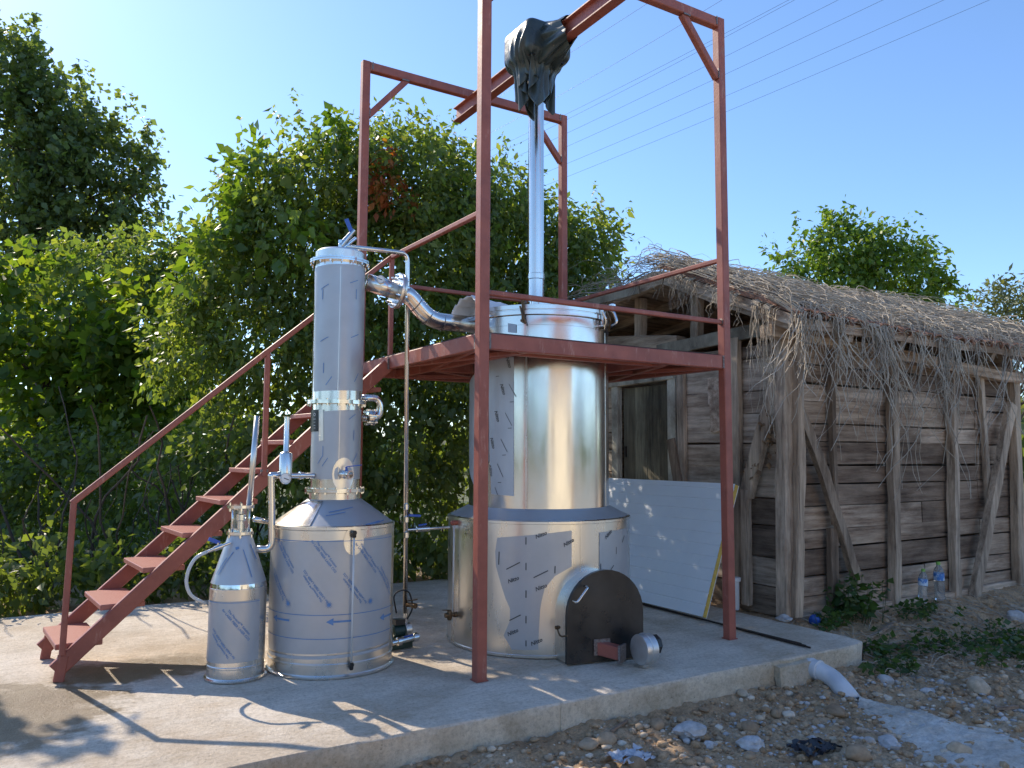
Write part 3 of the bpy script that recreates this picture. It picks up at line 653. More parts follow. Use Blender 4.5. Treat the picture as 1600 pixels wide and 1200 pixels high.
# drain tap, gauge pipe and marks on the left of the lower drum
th, z = on_cyl(BC, RL, 713, 960); d = Vector((math.cos(th), math.sin(th), 0)); q = Vector((BC[0], BC[1], z))+d*RL
m = MB(); m.lathe([(.02, 0), (.02, .02), (.013, .02), (.013, .07), (.018, .07), (.018, .09)], q, 14, d); m.lathe([(.014, -.035), (.02, -.02), (.02, .02), (.014, .035)], q+d*.055, 12); m.bar(q+d*.05+Vector((0, 0, .035)), q+d*.11+Vector((0, 0, .04)), .014, .006); m.build('drain_tap', 'brass', bo, 35)
th, z = on_cyl(BC, RL, 714, 812); q2 = Vector((BC[0]+(RL+.01)*math.cos(th), BC[1]+(RL+.01)*math.sin(th), .885))
m = MB(); m.lathe([(.018, -.01), (.018, .03), (.01, .04)], q2, 12, (math.cos(th), math.sin(th), 0)); m.build('gauge_plug', 'primer', bo, 35)
MB().tube([(q2.x-.012, q2.y, .88), (q.x+d.x*.03, q.y+d.y*.03, q.z+.03)], .006, 8).build('level_tube', 'hose', bo, True)
for k, (px, py) in enumerate(((727, 822), (730, 828), (729, 834))): dash(px, py, 5, .035, wd=.002)
# chimney
ch = MB().lathe([(.072, 0), (.072, 1.9), (.079, 1.9), (.079, 1.96), (.072, 1.97), (.072, 2.9), (.077, 2.905), (.077, 2.95), (.071, 2.955), (.069, 4.62)], (1.335, 1.41, .03), 32).build('chimney_pipe', 'steel', bo, 35)
MB().lathe([(.12, 2.168), (.12, 2.176), (.075, 2.19)], (1.335, 1.41, 0), 32).build('chimney_collar', 'steel_soft', ch, 35)

# ================================================================== CONDENSER COLUMN
KC = (-.650, .870); RD, RC = .404, .170
kc = empty('condenser_column', (KC[0], KC[1], 0), 'tall stainless condenser column on a wide drum wrapped in printed film', 'condenser')
kd = drum('drum', [(RD+.012, .002), (RD+.014, .012), (RD+.004, .018), (RD, .024), (RD, .075), (RD+.003, .08), (RD+.003, .088), (RD, .093), (RD, .905), (RD+.004, .91), (RD+.004, .928), (RD-.012, .934)], KC, 'steel_soft', kc)
SL = (RD-.014-.178)/(1.085-.934)
cone = drum('shoulder', [(RD-.014, .933), (.178, 1.085), (.165, 1.086)], KC, 'film', kc)
bright = MB()
th0 = on_cyl(KC, RD, 455, 830)[0]
vs = []
for i in range(9):
    t = i/8; z = .936+.143*t; r_ = RD-.014+(.178-RD+.014)*t*(.143/.152)
    for k in range(13):
        a = th0-.62*(1-t)**.5-.3+(.62*(1-t)**.5+.62)*k/12; vs.append((KC[0]+(r_+.004)*math.cos(a), KC[1]+(r_+.004)*math.sin(a), z))
bright.add(vs, [(i*13+k, i*13+k+1, (i+1)*13+k+1, (i+1)*13+k) for i in range(8) for k in range(12)]).build('bare_shoulder_metal', 'steel', kc, True)
drum('neck', [(.172, 1.084), (.172, 1.128), (.165, 1.13)], KC, 'steel', kc, 64)
def flange(z, r_, parent, name='flange', gap=True, n=16):
    f = drum(name, [(r_-.03, z-.012), (r_, z-.012), (r_, z-.002), (r_-.006, z-.0015), (r_-.006, z+.0015), (r_, z+.002), (r_, z+.012), (r_-.03, z+.012)], KC, 'steel_bright', parent, 64)
    ring_bolts(f, (KC[0], KC[1], 0), r_-.012, z, n)
flange(1.145, .203, kc); flange(1.735, .203, kc); flange(2.705, .207, kc)
lc = drum('lower_column', [(RC-.006, 1.128), (RC-.006, 1.726)], KC, 'steel', kc, 64)
uc = drum('upper_column', [(RC, 1.745), (RC, 2.696)], KC, 'steel', kc, 64)
cap = drum('cap', [(RC-.002, 2.716), (RC-.002, 2.775), (RC-.02, 2.79), (.06, 2.80), (0, 2.801)], KC, 'steel_soft', kc, 64)
# films
film(kc, KC, RD, [(421, 843), (422, 860), (420, 900), (420, 940), (420, 990), (421, 1012)], [(611, 832), (611, 860), (610, 900), (609, 940), (608, 990), (607, 1000)], 'film', nz=30, na=44)
film(kc, KC, RC, [(492.5, 420), (492.5, 500), (491, 560), (490.5, 612)], [(572, 420), (572, 500), (571, 560), (570, 612)], 'film', nz=12, na=24)
film(kc, KC, RC-.006, [(490, 645), (487, 680), (486, 710), (486, 748)], [(567.5, 640), (567, 680), (566, 715), (565.5, 748)], 'film', nz=12, na=24)
# bare patches over the film, where it was cut away
def patch(px, py, rx, rz_, c, r_, parent, off=.005):
    th, z = on_cyl(c, r_, px, py); vs = [(c[0]+(r_+off)*math.cos(th), c[1]+(r_+off)*math.sin(th), z)]; n = 28
    for k in range(n):
        a = 2*math.pi*k/n; t = th+rx*math.cos(a)/r_; vs.append((c[0]+(r_+off)*math.cos(t), c[1]+(r_+off)*math.sin(t), z+rz_*math.sin(a)))
    MB().add(vs, [(0, 1+k, 1+(k+1) % n) for k in range(n)]).build('bare_metal_patch', 'steel_soft', parent, True)
patch(537, 741, .075, .11, KC, RC-.006, kc); patch(553, 845, .066, .09, KC, RD, kc)
film(kc, KC, RD, [(420, 1014), (421, 1020)], [(607, 1003), (606, 1008)], 'film_b', nz=2, na=40, name='film_edge')
# nameplate
film(kc, KC, RC-.006, [(487, 641), (486.5, 675)], [(499, 640), (499, 674)], 'black', name='nameplate', nz=3, na=8, off=.007, label='black nameplate sticker with white lettering')
np_ = kc.children[-1]
for k, (py, sz, tx) in enumerate(((648, .030, 'M'), (655, .014, 'INOX 304'), (660, .012, 'TYPE  800'), (665, .012, 'YEAR 2022'), (669, .012, 'NR  0112'))):
    print_text(kc, '===' if k else 'O', sz, KC, RC-.001, 492.5, py, 0, 'gauge')
film(kc, KC, RC-.006, [(499, 640), (499, 690)], [(506, 640), (506, 688)], 'steel_soft', name='film_torn_edge', nz=4, na=4, off=.006)
# print on the drum film
L1, L2 = 'The Novacel™ Solution', 'for LASER FIBER LASER CO2'
def slogan(px, py, ro, c, r_, par, sz=.0205, slope=0):
    th, z = on_cyl(c, r_, px, py)
    for tx, dv in ((L1, .0115), (L2, -.0115)):
        vs, fs = text_mesh2d(tx, sz, 0, .0004); vs = [(v[0], v[1]+dv, 0) for v in vs]
        MB().add(wrap(vs, c, r_, th, z, R(ro), slope), fs).build('film_print', 'ink_blue', par)
for px, py, ro in ((508, 868, -52), (574, 870, -52), (447, 868, -52), (491, 918, 128), (553, 921, 128), (437, 915, 128), (601, 905, -52), (495, 1005, 128), (560, 1003, -52), (433, 1000, -52)):
    if py < 990: slogan(px, py, ro, KC, RD, kc)
def arrow(px, py, ln=.16, ro=180, c=KC, r_=RD, par=None):
    h = .012; pts = [(-ln/2+ln*.75*k/6, s_*h*.5) for k in range(7) for s_ in (-1, 1)]+[(ln*.22, -h*1.9), (ln*.22, h*1.9), (ln/2, 0)]
    print_poly(par or kc, pts, [(2*k, 2*k+2, 2*k+3, 2*k+1) for k in range(6)]+[(14, 16, 15)], c, r_, px, py, ro)
arrow(530, 971); arrow(439, 967); arrow(603, 962)
def star(px, py, c=KC, r_=RD, s_=.028, par=None):
    pts = [(0, 0)]; n = 24
    for k in range(n): a = 2*math.pi*k/n; q = s_*(1 if k % 2 == 0 else .3); pts.append((q*math.cos(a), q*math.sin(a)))
    print_poly(par or kc, pts, [(0, 1+k, 1+(k+1) % n) for k in range(n)], c, r_, px, py)
star(514, 945); star(578, 939); star(451, 943)
def hline(c, r_, px0, px1, pys, par, wd=.0022, mat='ink_blue'):
    a0, z0 = on_cyl(c, r_, px0, pys); a1, z1 = on_cyl(c, r_, px1, pys); n = 40; vs = []
    for k in range(n+1):
        a = a0+(a1-a0)*k/n
        for s_ in (-1, 1): vs.append((c[0]+(r_+.0055)*math.cos(a), c[1]+(r_+.0055)*math.sin(a), z0+s_*wd))
    MB().add(vs, [(2*k, 2*k+2, 2*k+3, 2*k+1) for k in range(n)]).build('film_print', mat, par)
hline(KC, RD, 420, 610, 947, kc); hline(KC, RD, 420, 609, 985, kc); hline(KC, RD, 422, 611, 838, kc, .0018)
for px, py in ((540, 805), (512, 797)): dash(px, py, 12, .30, KC, .33, .003, 'ink_blue') if False else None
def cprint(px, py, ro, ln):   # lines along the cone film
    th, z = on_cyl(KC, .30, px, py); z = max(.945, min(1.07, z)); r_ = RD-.014-SL*(z-.934)
    MB().add(wrap([(-ln/2+ln*k/8, s_*.0035) for k in range(9) for s_ in (-1, 1)], KC, r_, th, z, R(ro), SL), [(2*k, 2*k+2, 2*k+3, 2*k+1) for k in range(8)]).build('film_print', 'ink_blue', kc)
cprint(535, 797, 16, .17); cprint(525, 803, 16, .13); cprint(570, 818, 10, .14); cprint(575, 821, 8, .18)
for px, py, ro in ((553, 440, 25), (508, 448, 28), (554, 525, 25), (507, 530, 25), (505, 460, 90), (556, 460, 90), (506, 575, 90), (556, 590, 60), (514, 595, 55)):
    dash(px, py, ro, .07, KC, RC, .0025, 'ink_blue')
for px, py, ro in ((550, 651, 35), (552, 680, 90), (501, 718, 55), (508, 722, 55), (554, 715, 55), (505, 705, 90)): dash(px, py, ro, .07, KC, RC-.006, .0022, 'ink_blue')
seam(KC, RC, 530, 520, 1.76, 2.65, uc, .003); seam(KC, RC-.006, 530, 690, 1.2, 1.70, lc, .003)
# outlet valve on the lower column
th, z = on_cyl(KC, RC-.006, 533, 741); d = Vector((math.cos(th+.35), math.sin(th+.35), 0)); q = Vector((KC[0]+(RC-.008)*math.cos(th), KC[1]+(RC-.008)*math.sin(th), z))
m = MB(); m.lathe([(.024, 0), (.024, .03), (.028, .03), (.028, .045), (.024, .05), (.026, .055), (.024, .06), (.026, .065), (.024, .07), (.027, .08), (.027, .11), (.02, .11), (.019, .06), (0, .06)], q, 20, d)
va = m.build('outlet_valve', 'steel', kc, 35)
m = MB(); m.lathe([(.008, 0), (.008, .025)], q+d*.06+Vector((0, 0, .024)), 10); m.bar(q+d*.06+Vector((0, 0, .05)), q+d*.06+Vector((.085, -.05, .062)), .02, .006); m.build('valve_lever', 'blue', va)
# level tube on the drum front
th, z = on_cyl(KC, RD, 551, 832); d = Vector((math.cos(th), math.sin(th), 0)); b = Vector((KC[0], KC[1], 0))
th2, z2 = on_cyl(KC, RD, 547, 1037)
for zz in (z, z2):
    MB().lathe([(.013, -.002), (.013, .018), (.016, .018), (.016, .04), (.011, .045)], b+d*RD+Vector((0, 0, zz)), 12, d).build('tube_fitting', 'black', kc, 35)
    MB().lathe([(.011, -.03), (.014, -.02), (.014, .014)], b+d*(RD+.032)+Vector((0, 0, zz)), 10).build('tube_fitting', 'black', kc, 35)
MB().tube([b+d*(RD+.032)+Vector((0, 0, z-.02)), b+d*(RD+.032)+Vector((0, 0, z2+.01))], .0065, 10).build('level_tube', 'hose', kc, True)
# loop pipe with union at the right of the column
Y = .87
lp = [AY(566, 622, Y), AY(594, 622, Y), AY(594, 653, Y), AY(566, 653, Y)]
MB().tube(fillet(lp, .06, 8), .024, 16).build('bypass_loop', 'steel_bright', kc, True)
un = AY(580, 652, Y-.03)
m = MB(); m.lathe([(.03, -.03), (.05, -.028), (.055, -.01), (.05, -.004), (.055, .002), (.055, .014), (.05, .028), (.028, .03)], un, 28, (1, 0, 0)); m.build('bypass_union', 'steel_bright', kc, 35)
ring_bolts(kc, un, .05, 0, 6, hr=.01, hh=.04, axis=(1, 0, 0), name='union_bolts')
# top valve: stem, lever, slanted body
tv = Vector((KC[0], KC[1], 2.80))
m = MB(); m.lathe([(.02, -.005), (.02, .01), (.015, .015), (.015, .075)], tv, 16); m.tube([AY(532, 384, .87), AY(553, 360, .87)], [.02, .016], 12); m.tube([AY(536, 388, .87), AY(556, 372, .87)], .012, 10)
tvo = m.build('top_valve', 'steel_bright', kc, 35)
m = MB(); m.bar(AY(549, 362, .87), AY(541, 342, .86), .03, .008, (0, 1, 0)); m.build('valve_lever', 'blue', tvo)
# side stub to vapour pipe
XA = Vector((1, 0, 0))
p_col = Vector((KC[0]+RC-.01, .87, 2.59)); 
# ---- vapour pipe
vp = empty('vapour_pipe', (-.2, .87, 2.5), 'curved stainless vapour pipe with bolted flange between column and boiler', 'pipe')
pts = [AY(572, 441, Y), AY(612, 452, Y), AY(628, 457, Y), AY(655, 484, Y), AY(682, 501, Y), AY(715, 506, Y), AY(745, 508, Y)]
rp = .064
MB().tube(fillet([pts[0], pts[2]], .05), rp, 28).build('pipe_stub', 'steel', vp, True)
MB().tube(fillet([pts[2]+(pts[2]-pts[1]).normalized()*.0, AY(640, 463, Y), AY(672, 501, Y), AY(745, 508, Y)], .11, 10), rp, 28).build('pipe_bend', 'steel', vp, True)
ax_ = (pts[2]-pts[0]).normalized()
fl = MB().lathe([(rp, -.018), (.128, -.018), (.130, -.004), (.122, -.003), (.122, .003), (.130, .004), (.128, .018), (rp, .018)], AY(622, 455, Y), 48, ax_).build('pipe_flange', 'steel_soft', vp, 35)
ring_bolts(fl, AY(622, 455, Y), .108, 0, 10, hr=.010, hh=.045, axis=ax_)
for px, py, dx in ((650, 476, .7), (668, 496, .6), (690, 504, .2)):
    c_ = AY(px, py, Y); MB().lathe([(rp+.001, -.004), (rp+.0035, 0), (rp+.001, .004)], c_, 28, (1, 0, -dx if dx > .3 else -.08), close=False).build('weld_ring', 'weld', vp, True)
def gauge(c_, r_, n_, parent, needle=35):
    n_ = Vector(n_).normalized()
    g = MB().lathe([(r_*.9, -.02), (r_, -.018), (r_, .006), (r_*.93, .008), (r_*.9, .004)], c_, 32, n_).build('gauge_case', 'steel_bright', parent, 35)
    MB().lathe([(r_*.9, .003), (r_*.9, .0045), (0, .0046)], c_, 32, n_).build('gauge_dial', 'gauge', g)
    q_ = Vector((0, 0, 1)).rotation_difference(n_); ms = MB()
    for k in range(24):
        a = R(-220+k*260/23); p0 = q_ @ Vector((r_*.72*math.cos(a), r_*.72*math.sin(a), .0055)); p1 = q_ @ Vector((r_*.84*math.cos(a), r_*.84*math.sin(a), .0055))
        ms.bar(c_+p0, c_+p1, .0016, .0008, n_)
    ms.build('dial_marks', 'ink_black', g, kind='stuff')
    a = R(needle); MB().bar(c_+q_ @ Vector((-r_*.3*math.cos(a), -r_*.3*math.sin(a), .0065)), c_+q_ @ Vector((r_*.62*math.cos(a), r_*.62*math.sin(a), .0065)), .005, .001, n_).build('needle', 'ink_black', g)
vd = Vector((-.5, -.86, -.0))
gauge(AY(595, 437, Y-.075), .031, (-.35, -.93, .1), vp, 140)
# text stamped in marker on the pipe
# ---- spirit receiver
SC = (-1.264, .868); RS = .172
sr = empty('spirit_receiver', (SC[0], SC[1], 0), 'small bottle-shaped stainless receiver with sight glass left of the wide drum', 'vessel')
drum('drum', [(RS+.014, .002), (RS+.016, .010), (RS+.004, .016), (RS, .022), (RS, .075), (RS+.003, .08), (RS+.003, .088), (RS, .093), (RS, .555), (RS-.004, .562)], SC, 'steel_soft', sr, 64)
SCS = (RS-.006-.072)/(.875-.585)
drum('cone', [(RS-.002, .560), (RS-.006, .585), (.072, .875), (.06, .876)], SC, 'film', sr, 64)
drum('cone_band', [(RS-.001, .556), (RS-.002, .566), (RS-.005, .584)], SC, 'steel_bright', sr, 64)
film(sr, SC, RS, [(327, 937), (326, 970), (325, 1000), (323, 1031)], [(405, 935), (405, 970), (404, 1000), (403, 1029)], 'film', nz=10, na=24)
slogan(371, 975, -50, SC, RS, sr, .0205); slogan(346, 1008, 130, SC, RS, sr, .0185)
hline(SC, RS, 327, 405, 938, sr, .0015)
def sprint(px, py, ro, ln, w_=.0025):
    th, z = on_cyl(SC, .12, px, py); r_ = RS-.006-SCS*(z-.585)
    MB().add(wrap([(-ln/2+ln*k/8, s_*w_) for k in range(9) for s_ in (-1, 1)], SC, r_, th, z, R(ro), SCS), [(2*k, 2*k+2, 2*k+3, 2*k+1) for k in range(8)]).build('film_print', 'ink_blue', sr)
for a in ((354, 880, 65, .16), (349, 884, 65, .12), (386, 880, -78, .18), (398, 862, -76, .10, .004), (370, 857, 20, .02, .008)): sprint(*a)
def sflange(z, r_):
    f = drum('flange', [(r_-.03, z-.009), (r_, z-.009), (r_, z+.009), (r_-.03, z+.009)], SC, 'steel_bright', sr, 40); ring_bolts(f, (SC[0], SC[1], 0), r_-.008, z, 6, hr=.007, hh=.028)
sflange(.886, .085); sflange(1.052, .085)
drum('sight_glass', [(.058, .896), (.058, 1.042)], SC, 'glass', sr, 40)
drum('inner_tube', [(.016, .89), (.016, .96), (.024, .965), (.024, 1.0), (.012, 1.005), (.012, 1.04)], SC, 'steel_bright', sr, 20)
for k in range(4):
    a = .6+k*math.pi/2; MB().tube([(SC[0]+.07*math.cos(a), SC[1]+.07*math.sin(a), .88), (SC[0]+.07*math.cos(a), SC[1]+.07*math.sin(a), 1.06)], .0055, 8).build('tie_rod', 'steel_bright', sr, True)
MB().tube([(SC[0]+.045, SC[1]-.02, 1.055), AY(402, 650, SC[1]-.02)], .0185, 16).build('vent_pipe', 'steel_soft', sr, True)
# tap and hose
t0, t1 = AY(360, 848, .80), AY(324, 862, .80)
tp = MB().tube([t0, t0.lerp(t1, .35), t0.lerp(t1, .36), t0.lerp(t1, .7), t0.lerp(t1, .71), t1], [.010, .010, .016, .016, .011, .009], 12).build('sample_tap', 'steel_bright', sr, 35)
q = t0.lerp(t1, .55); m = MB(); m.tube([q, q+Vector((0, 0, .03))], .007, 8); m.build('tap_stem', 'steel_bright', tp)
MB().bar(q+Vector((.01, 0, .028)), AY(326, 842, .80), .024, .007, (0, 1, 0)).build('valve_lever', 'blue', tp)
hs = [t1, AY(306, 870, .80), AY(294, 890, .81), AY(290, 912, .82), AY(298, 932, .84), AY(321, 943, .86)]
MB().tube(fillet(hs, .08, 6), .0105, 10).build('clear_hose', 'hose', sr, True)
# ---- link pipes with small canister between receiver and column
lk = empty('link_pipe', (-1.09, .80, .81), 'bent stainless link pipe with small canister and round gauge beside the column', 'pipe')
Yl = .80
MB().tube(fillet([AY(398, 858, Yl+.03), AY(425, 858, Yl), AY(424, 745, Yl), AY(424, 743, Yl), AY(445, 741, Yl)], .07, 9), .0225, 18).build('down_pipe', 'steel', lk, True)
MB().tube([AY(396, 811, Yl+.07), AY(424, 816, Yl+.12)], .017, 14).build('cross_pipe', 'steel', lk, True)
cz = AY(446, 745, Yl)
MB().lathe([(.03, 1.225), (.041, 1.235), (.041, 1.388), (.037, 1.394), (.019, 1.402), (.0175, 1.405), (.0175, 1.628)], (cz.x, cz.y, 0), 32).build('canister', 'steel', lk, 35)
pa, pb = AY(448, 743, Yl), AY(490, 743, Yl+.02)
MB().tube([pa, pa.lerp(pb, .45), pa.lerp(pb, .46), pa.lerp(pb, .52), pa.lerp(pb, .53), pa.lerp(pb, .62), pa.lerp(pb, .63), pb], [.018, .018, .026, .026, .022, .022, .018, .018], 16).build('union_pipe', 'steel', lk, 35)
gauge(AY(446, 748, Yl-.055), .036, (-.15, -.98, .05), lk, -30)

# ---- water line with valves, and pump
wp = empty('water_pipe', (-.055, 1.0, .2), 'thin upright stainless water pipe with blue lever valve between drum and boiler', 'pipe')
a0 = Vector((KC[0], KC[1], 2.86)); Yw = 1.0
MB().tube(fillet([AY(541, 384, .87), AY(636, 396, Yw), AY(638, 420, Yw), AY(633, 955, Yw)], .06, 8), [.0165]*20, 16).build('riser', 'steel', wp, True) if False else None
pp = fillet([AY(541, 385, .87), AY(637, 396, Yw), AY(633, 958, Yw)], .07, 9)
MB().tube(pp, .0165, 16).build('riser', 'steel', wp, True)
for py in (792, 812, 836): c_ = AY(634.5, py, Yw); MB().lathe([(.0175, -.02), (.022, -.018), (.022, .018), (.0175, .02)], c_, 16).build('coupling', 'steel', wp, 35)
c_ = AY(635, 805, Yw); MB().bar(c_+Vector((.01, -.02, 0)), AY(657, 806, Yw-.03), .018, .022, (0, 1, 0)).build('valve_lever', 'blue', wp)
b0, b1 = AY(635, 828, Yw), AY(702, 824, Yw)
br = MB().tube([b0, b0.lerp(b1, .22), b0.lerp(b1, .23), b0.lerp(b1, .52), b0.lerp(b1, .53), b1], [.012, .012, .02, .02, .012, .012], 14).build('branch_pipe', 'steel_bright', wp, 35)
q = b0.lerp(b1, .37); MB().bar(q+Vector((-.03, 0, .028)), q+Vector((.03, 0, .034)), .014, .012).build('valve_lever', 'blue', br)
f0 = AY(634, 945, Yw)
m = MB(); m.tube([f0, AY(645, 945, Yw-.06)], .016, 12); m.lathe([(.018, -.01), (.02, .0), (.02, .03), (.012, .03)], AY(645, 946, Yw-.07), 14, (.3, -.95, 0)); m.bar(f0+Vector((.0, -.02, .03)), f0+Vector((.07, -.05, .04)), .014, .008); m.build('hose_tap', 'brass', wp, 35)
pu = empty('water_pump', tuple(G(624, 1006)), 'small dark green electric water pump on the slab under the thin pipe', 'pump')
pg = Vector((-.045, 1.02, 0))
MB().lathe([(.04, -.07), (.046, -.066), (.046, .02), (.036, .03)], pg+Vector((-.04, .0, .12)), 24, (1, .15, 0)).build('motor', 'pumpgreen', pu, 35)
MB().box(pg+Vector((-.055, -.01, .185)), (.075, .06, .04)).build('terminal_box', 'black', pu)
MB().lathe([(.04, -.02), (.052, -.018), (.052, .03), (.04, .04), (.02, .05)], pg+Vector((.0, .0, .12)), 24, (1, .15, 0)).build('pump_head', 'steel_soft', pu, 35)
MB().box(pg+Vector((-.06, 0, .03)), (.18, .13, .05)).build('pump_foot', 'pumpgreen', pu)
m = MB(); m.tube(fillet([pg+Vector((.0, .0, .16)), pg+Vector((.01, -.0, .27))], .02), .018, 12); m.tube([pg+Vector((-.16, -.13, .07)), pg+Vector((.06, -.10, .085))], .02, 12); m.lathe([(.024, -.02), (.03, -.015), (.03, .015), (.024, .02)], pg+Vector((-.10, -.12, .073)), 14, (1, .1, .05)); m.lathe([(.026, -.02), (.032, -.015), (.032, .015), (.026, .02)], pg+Vector((.03, -.105, .083)), 14, (1, .1, .05)); m.build('suction_pipe', 'steel_bright', pu, 35)
MB().bar(pg+Vector((-.06, -.12, .10)), pg+Vector((.01, -.11, .105)), .016, .007).build('valve_lever', 'blue', pu)
MB().tube(fillet([pg+Vector((-.08, -.02, .25)), pg+Vector((-.12, -.04, .40)), pg+Vector((.0, -.05, .42)), pg+Vector((.04, -.05, .28)), pg+Vector((.0, -.03, .20))], .08, 8), .006, 8).build('power_cable', 'rubber', pu, True)

# ================================================================== BARN
bn = empty('wooden_barn', (3.33, .35, 0), 'old weathered plank barn with tiled roof buried under dead vines', 'barn')
XG, YL, XE = 3.32, .34, 7.35
def timber(name, p0, p1, w_, h_, mat, parent=None, up=(0, 0, 1), seg=5, j=.05, taper=1.0, seed=None, bend=0):
    r_ = random.Random(seed if seed is not None else rnd.random()); p0, p1 = Vector(p0), Vector(p1); d = (p1-p0).normalized(); u = Vector(up)
    if abs(d.dot(u)) > .95: u = Vector((0, 1, 0))
    s_ = d.cross(u).normalized(); u = s_.cross(d); vs = []; a, b = w_/2, h_/2
    for i in range(seg+1):
        t = i/seg; k = 1+(taper-1)*t; c_ = p0.lerp(p1, t)+s_*(r_.uniform(-j, j)*w_*.5+bend*math.sin(math.pi*t))+u*r_.uniform(-j, j)*h_*.5
        e = .8 if i in (0, seg) else 1
        ch_ = .16*min(a, b)
        for x, y in ((-a+ch_, -b), (a-ch_, -b), (a, -b+ch_), (a, b-ch_), (a-ch_, b), (-a+ch_, b), (-a, b-ch_), (-a, -b+ch_)):
            vs.append(c_+s_*x*k*(1+r_.uniform(-j, j))+u*y*k*(1+r_.uniform(-j, j)))
    fs = [(i*8+k, i*8+(k+1) % 8, (i+1)*8+(k+1) % 8, (i+1)*8+k) for i in range(seg) for k in range(8)]+[tuple(range(8))[::-1], tuple(range(seg*8, seg*8+8))]
    return MB().add(vs, fs).build(name, mat, parent or bn)
# long wall planks
bays = [3.42, 4.30, 5.36, 6.42, 7.32]
rows_ = []; z = -.06
while z < 2.34: h = min(rnd.uniform(.16, .27), 2.42-z); rows_.append((z, h)); z += h
for z, h in rows_:
    cut = rnd.choice(((0, 2, 4), (0, 2, 3, 4), (0, 1, 3, 4), (0, 3, 4)))
    for bi, bj in zip(cut, cut[1:]):
        o = rnd.uniform(0, .014)
        timber('plank', (bays[bi]+.003, YL+.03+o, z+h/2+rnd.uniform(-.006, .006)), (bays[bj]-.003, YL+.03+o+rnd.uniform(-.006, .006), z+h/2+rnd.uniform(-.012, .012)), h-.012, .028, 'wood_x', up=(0, 1, 0), seg=8, j=.03)
# end wall planks
def endrow(y0, y1, z0, z1, mat='wood_y', x=XG):
    z = z0
    while z < z1-.06:
        h = min(rnd.uniform(.2, .31), z1-z); o = rnd.uniform(0, .012)
        timber('plank', (x+.03+o, y0-.01, z+h/2), (x+.03+o, y1+.01, z+h/2+rnd.uniform(-.012, .012)), h-.010, .03, mat, up=(1, 0, 0), seg=6, j=.02); z += h
endrow(.42, 1.68, -.05, 2.42); endrow(2.82, 3.7, -.05, 2.5); endrow(1.68, 2.82, 2.24, 2.46)
timber('patch_board', (XG+.006, .98, 2.02), (XG+.006, 1.30, 2.02), .26, .02, 'wood_x', up=(1, 0, 0)); timber('patch_board', (XG+.006, .97, 1.75), (XG+.006, 1.28, 1.75), .27, .02, 'wood_x', up=(1, 0, 0))
# door
dr_ = timber('door_plank', (XG+.06, 1.97, 0), (XG+.06, 1.97, 2.14), .20, .03, 'wood_door', up=(1, 0, 0), j=.012)
for y in (2.17, 2.37, 2.57): timber('door_plank', (XG+.06, y, 0), (XG+.06, y, 2.14), .195, .03, 'wood_door', up=(1, 0, 0), j=.012)
MB().box((XG+.035, 2.62, 1.42), (.02, .02, .12)).build('door_latch', 'rebar', bn)
timber('door_jamb', (XG-.0, 2.735, 0), (XG-.0, 2.735, 2.16), .11, .07, 'wood_pale', up=(1, 0, 0), j=.03)
timber('door_jamb', (XG-.0, 1.80, 0), (XG-.0, 1.80, 2.44), .12, .07, 'wood_pale', up=(1, 0, 0), j=.03); timber('door_jamb', (XG-.01, 1.665, 0), (XG-.01, 1.665, 2.44), .10, .05, 'wood_z', up=(1, 0, 0), j=.04)
timber('door_lintel', (XG-.015, 2.95, 2.19), (XG-.015, 1.745, 2.215), .075, .07, 'wood_pale', up=(0, 0, 1), j=.03)
timber('leaning_board', AX(1062, 770, XG-.05), AX(1048, 686, XG-.05), .11, .03, 'wood_z', up=(1, 0, 0), j=.03)
# plates and attic
timber('wall_plate', (XG-.02, .40, 2.56), (XG-.02, 2.0, 2.50), .05, .13, 'wood_pale', j=.04, seg=7)
timber('log_plate', (XG+.02, 1.7, 2.56), (XG+.02, 3.8, 2.80), .13, .15, 'wood_y', j=.12, seg=9)
timber('attic_post', (XG+.03, 2.35, 2.62), (XG+.03, 2.33, 3.13), .11, .10, 'wood_z', up=(1, 0, 0), j=.08); timber('attic_post', (XG+.03, 1.47, 2.55), (XG+.03, 1.46, 3.12), .10, .10, 'wood_z', up=(1, 0, 0), j=.08); timber('attic_post', (XG+.03, 3.35, 2.72), (XG+.03, 3.34, 3.02), .10, .10, 'wood_z', up=(1, 0, 0), j=.08)
# corner posts and braces, read off the wall faces
def lw(name, a, b, w_, t_=.08, mat='wood_z', y=None, **k): Y_ = (YL-.045) if y is None else y; return timber(name, AY(*a, Y_), AY(*b, Y_), w_, t_, mat, up=(0, 1, 0), **k)
lw('corner_post', (1224, 488), (1227, 962), .115, .10, seg=9, j=.2); lw('corner_post', (1243, 495), (1246, 964), .09, .07, y=YL-.12, seg=9, j=.22, bend=.02)
lw('brace', (1250, 640), (1341, 912), .10, .06, y=YL-.09, seg=8, j=.2, bend=.025); lw('post', (1300, 540), (1306, 820), .055, .05, y=YL-.03, j=.25, bend=-.02); lw('post', (1300, 825), (1303, 950), .10, .06, j=.08)
lw('post', (1392, 560), (1398, 962), .105, .08, seg=9, j=.22, bend=.02); lw('post', (1487, 575), (1494, 948), .085, .09, seg=9, j=.2, bend=-.02); lw('post', (1530, 570), (1545, 792), .07, .05, y=YL-.03, j=.1)
lw('brace', (1580, 632), (1520, 945), .13, .07, y=YL-.10, seg=7, j=.08); lw('post', (1584, 580), (1592, 925), .12, .09, seg=7, j=.08)
lw('top_plate', (1196, 515), (1590, 593), .11, .13, mat='wood_x', y=YL-.07, seg=10, j=.14)
timber('sill', (3.30, YL-.01, -.06), (7.35, YL-.01, -.04), .10, .12, 'wood_x', seg=10, j=.1)
timber('corner_post', AX(1150, 528, XG-.03), AX(1156, 935, XG-.03), .09, .06, 'wood_z', up=(1, 0, 0), seg=8, j=.1)
